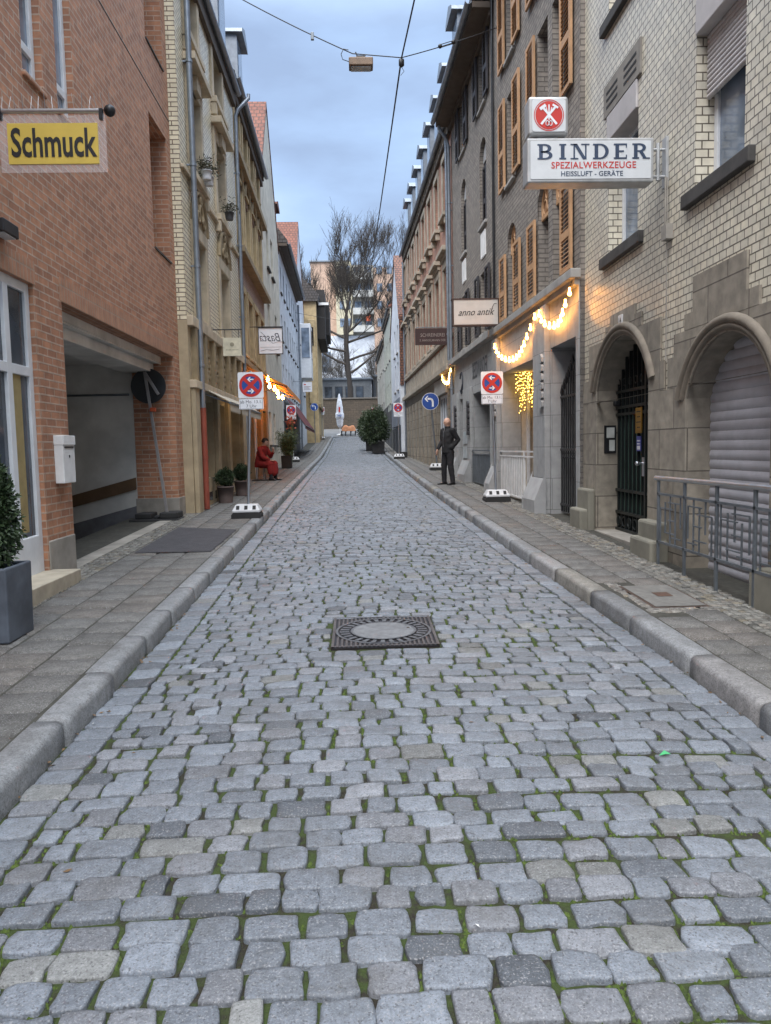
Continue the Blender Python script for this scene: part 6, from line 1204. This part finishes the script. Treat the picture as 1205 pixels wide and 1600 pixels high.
def headbits(par,fr,M_,hair,cap=None):
    e=MB(fr); [e.ball(tuple(M_@Vector((s*.029,-.082,.004))),.011,8,6) for s in(-1,1)]; e.build('eyes',blk,par,uvs=False)
    l=MB(fr); l.tube([tuple(M_@Vector((x,-.099+abs(x)*.25,-.066))) for x in(-.024,-.008,.008,.024)],.0045,5); l.build('lips',plain('lips',(.32,.12,.09),.5),par,uvs=False)
    if hair:
        n=18;vs=[];fs=[]; h=MB(fr)
        for i in range(8):
            t=.02+1.75*i/7
            for k in range(n): a=2*PI*k/n; x,y=math.sin(a),-math.cos(a); tt=t*(1.0 if y>-.2 else .66); vs.append(tuple(M_@Vector((.090*math.sin(tt)*x,.112*math.sin(tt)*y+.014,.133*math.cos(tt)))))
        for i in range(7):
            for k in range(n): fs.append((i*n+k,i*n+(k+1)%n,(i+1)*n+(k+1)%n,(i+1)*n+k))
        h.mesh(vs,fs,True); h.build('hair',MC['hair_dark'],par,uvs=False)
def shoem(fr,par,x,y,rz,mat):
    M_=Matrix.Translation((x,y,0))@Matrix.Rotation(rz,4,'Z'); vs=[];fs=[];n=12; prof=[(.105,.026,.06),(.09,.038,.085),(.04,.042,.10),(-.02,.044,.085),(-.09,.048,.058),(-.15,.045,.045),(-.18,.026,.03)]
    for (yy,w_,h) in prof:
        for k in range(n): a=2*PI*k/n; vs.append(tuple(M_@Vector((w_*math.cos(a),yy,max(0,h*.5+h*.5*math.sin(a)) if math.sin(a)>-.5 else 0))))
    for i in range(len(prof)-1):
        for k in range(n): fs.append((i*n+k,i*n+(k+1)%n,(i+1)*n+(k+1)%n,(i+1)*n+k))
    fs+= [tuple(range(n)),tuple(range((len(prof)-1)*n,len(prof)*n))]; mb=MB(fr); mb.mesh(vs,fs,True); mb.build('shoe',mat,par,uvs=False)
# standing man turned to the left, left hand in his jacket pocket
PX,PY=2.40,20.35; PZ=sw(PY); fr=Loc(PX,PY,PZ,R(-58)); T=thing('person','bald man in black jacket and black trousers standing on the right pavement','person',(PX,PY,PZ))
LG={1:[(.095,.01,.90),(.125,-.01,.50),(.165,.03,.09)],-1:[(-.095,.01,.90),(-.115,-.035,.50),(-.135,-.02,.09)]}
AR=[(-.19,.01,1.42),(-.245,.01,1.15),(-.245,-.15,.93)]; AL=[(.19,.01,1.42),(.26,.15,1.18),(.165,.01,1.0)]
mb=MB(fr); loft(mb,[(0,0,.86,.14,.09),(0,0,.98,.15,.095),(0,0,1.12,.135,.085),(0,.01,1.28,.155,.10),(0,.015,1.40,.16,.085),(0,.012,1.45,.09,.065),(0,.008,1.50,.056,.056),(0,0,1.60,.052,.055)])
for s in(1,-1): limb(mb,LG[s],[.078,.052,.036]); mb.tube([(LG[s][2][0],LG[s][2][1]+.03,.05),(LG[s][2][0],LG[s][2][1]-.12,.035)],[.035,.028],8)
limb(mb,AR,[.05,.038,.026]); limb(mb,AL,[.05,.038,.026]); handm(mb,AR[2],(.05,-.2,-1),(.2,-1,.2),.35); handm(mb,AL[2],(-.45,-.15,-.75),(-.2,-1,0),.2)
HM=headm(mb,Vector((0,-.012,1.645)),R(8),R(-14)); fuse(mb,'body',MC['skin'],T,.0065); headbits(T,fr,HM,False)
mb=MB(fr); loft(mb,[(0,0,.84,.185,.135),(0,0,.90,.19,.14),(0,-.005,1.02,.18,.135),(0,.0,1.15,.185,.14),(0,.01,1.30,.20,.145),(0,.015,1.39,.195,.125),(0,.015,1.445,.14,.095),(0,.012,1.49,.085,.08),(0,.005,1.54,.075,.074)],24)
limb(mb,AR[:2]+[(-.247,-.13,.955)],[.082,.066,.048]); limb(mb,AL[:2]+[(.185,.04,1.03)],[.082,.068,.058]); mb.ball((.165,-.0,.99),.085,12,8)
fuse(mb,'jacket',MC['cloth_black'],T,.012,.022,.09)
mb=MB(fr); loft(mb,[(0,.0,.80,.15,.115),(0,0,.88,.165,.12),(0,0,.98,.155,.115)])
for s in(1,-1): a,b_,k=LG[s]; limb(mb,[(a[0],a[1],.86),b_,(k[0],k[1],.10)],[.112,.082,.068]); mb.tube([(k[0],k[1],.12),(k[0],k[1]-.008,.045)],[.068,.07],12)
fuse(mb,'trousers',MC['cloth_dark'],T,.012,.02,.08)
for s in(1,-1): shoem(fr,T,LG[s][2][0],LG[s][2][1]-.03,R(10*s),MC['leather'])
mb=MB(fr); mb.tube([(.0,-.146,1.0),(.0,-.15,1.2),(.0,-.13,1.38),(0,-.085,1.5)],.004,5); mb.build('zip',MC['steel'],T,uvs=False)
# seated person in red
PX,PY=-2.92,23.7; PZ=sw(PY)
S=thing('stool','low grey stool under the person in red','stool',(PX-.02,PY,PZ)); mb=MB(); mb.lathe((PX-.05,PY,PZ+.42),[(.001,0),(.17,0),(.17,.03),(.001,.03)],16); mb.build('seat',MC['brown_wood'],S)
for a in range(4): mb=MB(); mb.tube([(PX-.05+.13*math.cos(a*PI/2+.7),PY+.13*math.sin(a*PI/2+.7),PZ+.42),(PX-.05+.18*math.cos(a*PI/2+.7),PY+.18*math.sin(a*PI/2+.7),PZ)],.014,6); mb.build('leg',MC['grey_metal'],S)
tag(boxes(ID,None,'door_mat',MC['black_rubber'],[(-3.2,-2.72,23.35,24.1,PZ+.0,PZ+.022)]),'black door mat under the stool of the person in red','mat')
T=thing('person','person with dark hair in a long dark red coat sitting on a stool','person',(PX,PY,PZ)); fr=Loc(PX,PY,PZ,R(62))
A1=[(.17,-.05,.96),(.23,-.17,.73),(.10,-.36,.86)]; A2=[(-.17,-.05,.96),(-.22,-.19,.71),(-.11,-.37,.62)]
mb=MB(fr); loft(mb,[(0,.06,.45,.14,.11),(0,.05,.60,.145,.10),(0,.01,.78,.14,.095),(0,-.03,.92,.15,.09),(0,-.055,.98,.09,.065),(0,-.08,1.04,.054,.054),(0,-.11,1.10,.05,.052)])
for s in(1,-1): limb(mb,[(s*.09,.0,.51),(s*.115,-.38,.50),(s*.12,-.40,.10)],[.08,.055,.036]); mb.tube([(s*.12,-.38,.05),(s*.125,-.52,.035)],[.033,.028],8)
limb(mb,A1,[.048,.036,.025]); limb(mb,A2,[.048,.036,.025]); handm(mb,A1[2],(-.35,-.35,.8),(0,.6,.8),.5); handm(mb,A2[2],(.3,-1,-.25),(1,.3,0),.4)
HM=headm(mb,Vector((0,-.15,1.17)),R(16),R(10)); fuse(mb,'body',MC['skin'],T,.0065); headbits(T,fr,HM,True)
mb=MB(fr); loft(mb,[(0,.06,.40,.205,.17),(0,.06,.52,.20,.165),(0,.03,.70,.19,.15),(0,-.01,.86,.195,.14),(0,-.045,.95,.18,.12),(0,-.065,1.0,.12,.10),(0,-.085,1.05,.085,.085)])
limb(mb,A1[:2]+[(.115,-.335,.84)],[.085,.068,.05]); limb(mb,A2[:2]+[(-.125,-.345,.63)],[.085,.068,.05])
for s in(1,-1): limb(mb,[(s*.10,-.02,.50),(s*.12,-.37,.49),(s*.12,-.40,.26)],[.13,.115,.10])
limb(mb,[(0,-.2,.50),(0,-.38,.48),(0,-.41,.24)],[.13,.13,.12]); fuse(mb,'coat',MC['cloth_red'],T,.012,.025,.10)
for s in(1,-1): mb=MB(fr); limb(mb,[(s*.12,-.395,.40),(s*.12,-.40,.07)],[.065,.055]); fuse(mb,'trouser_leg',MC['cloth_dark'],T,.012)
for s in(1,-1): shoem(fr,T,s*.125,-.42,R(8*s),MC['leather'])
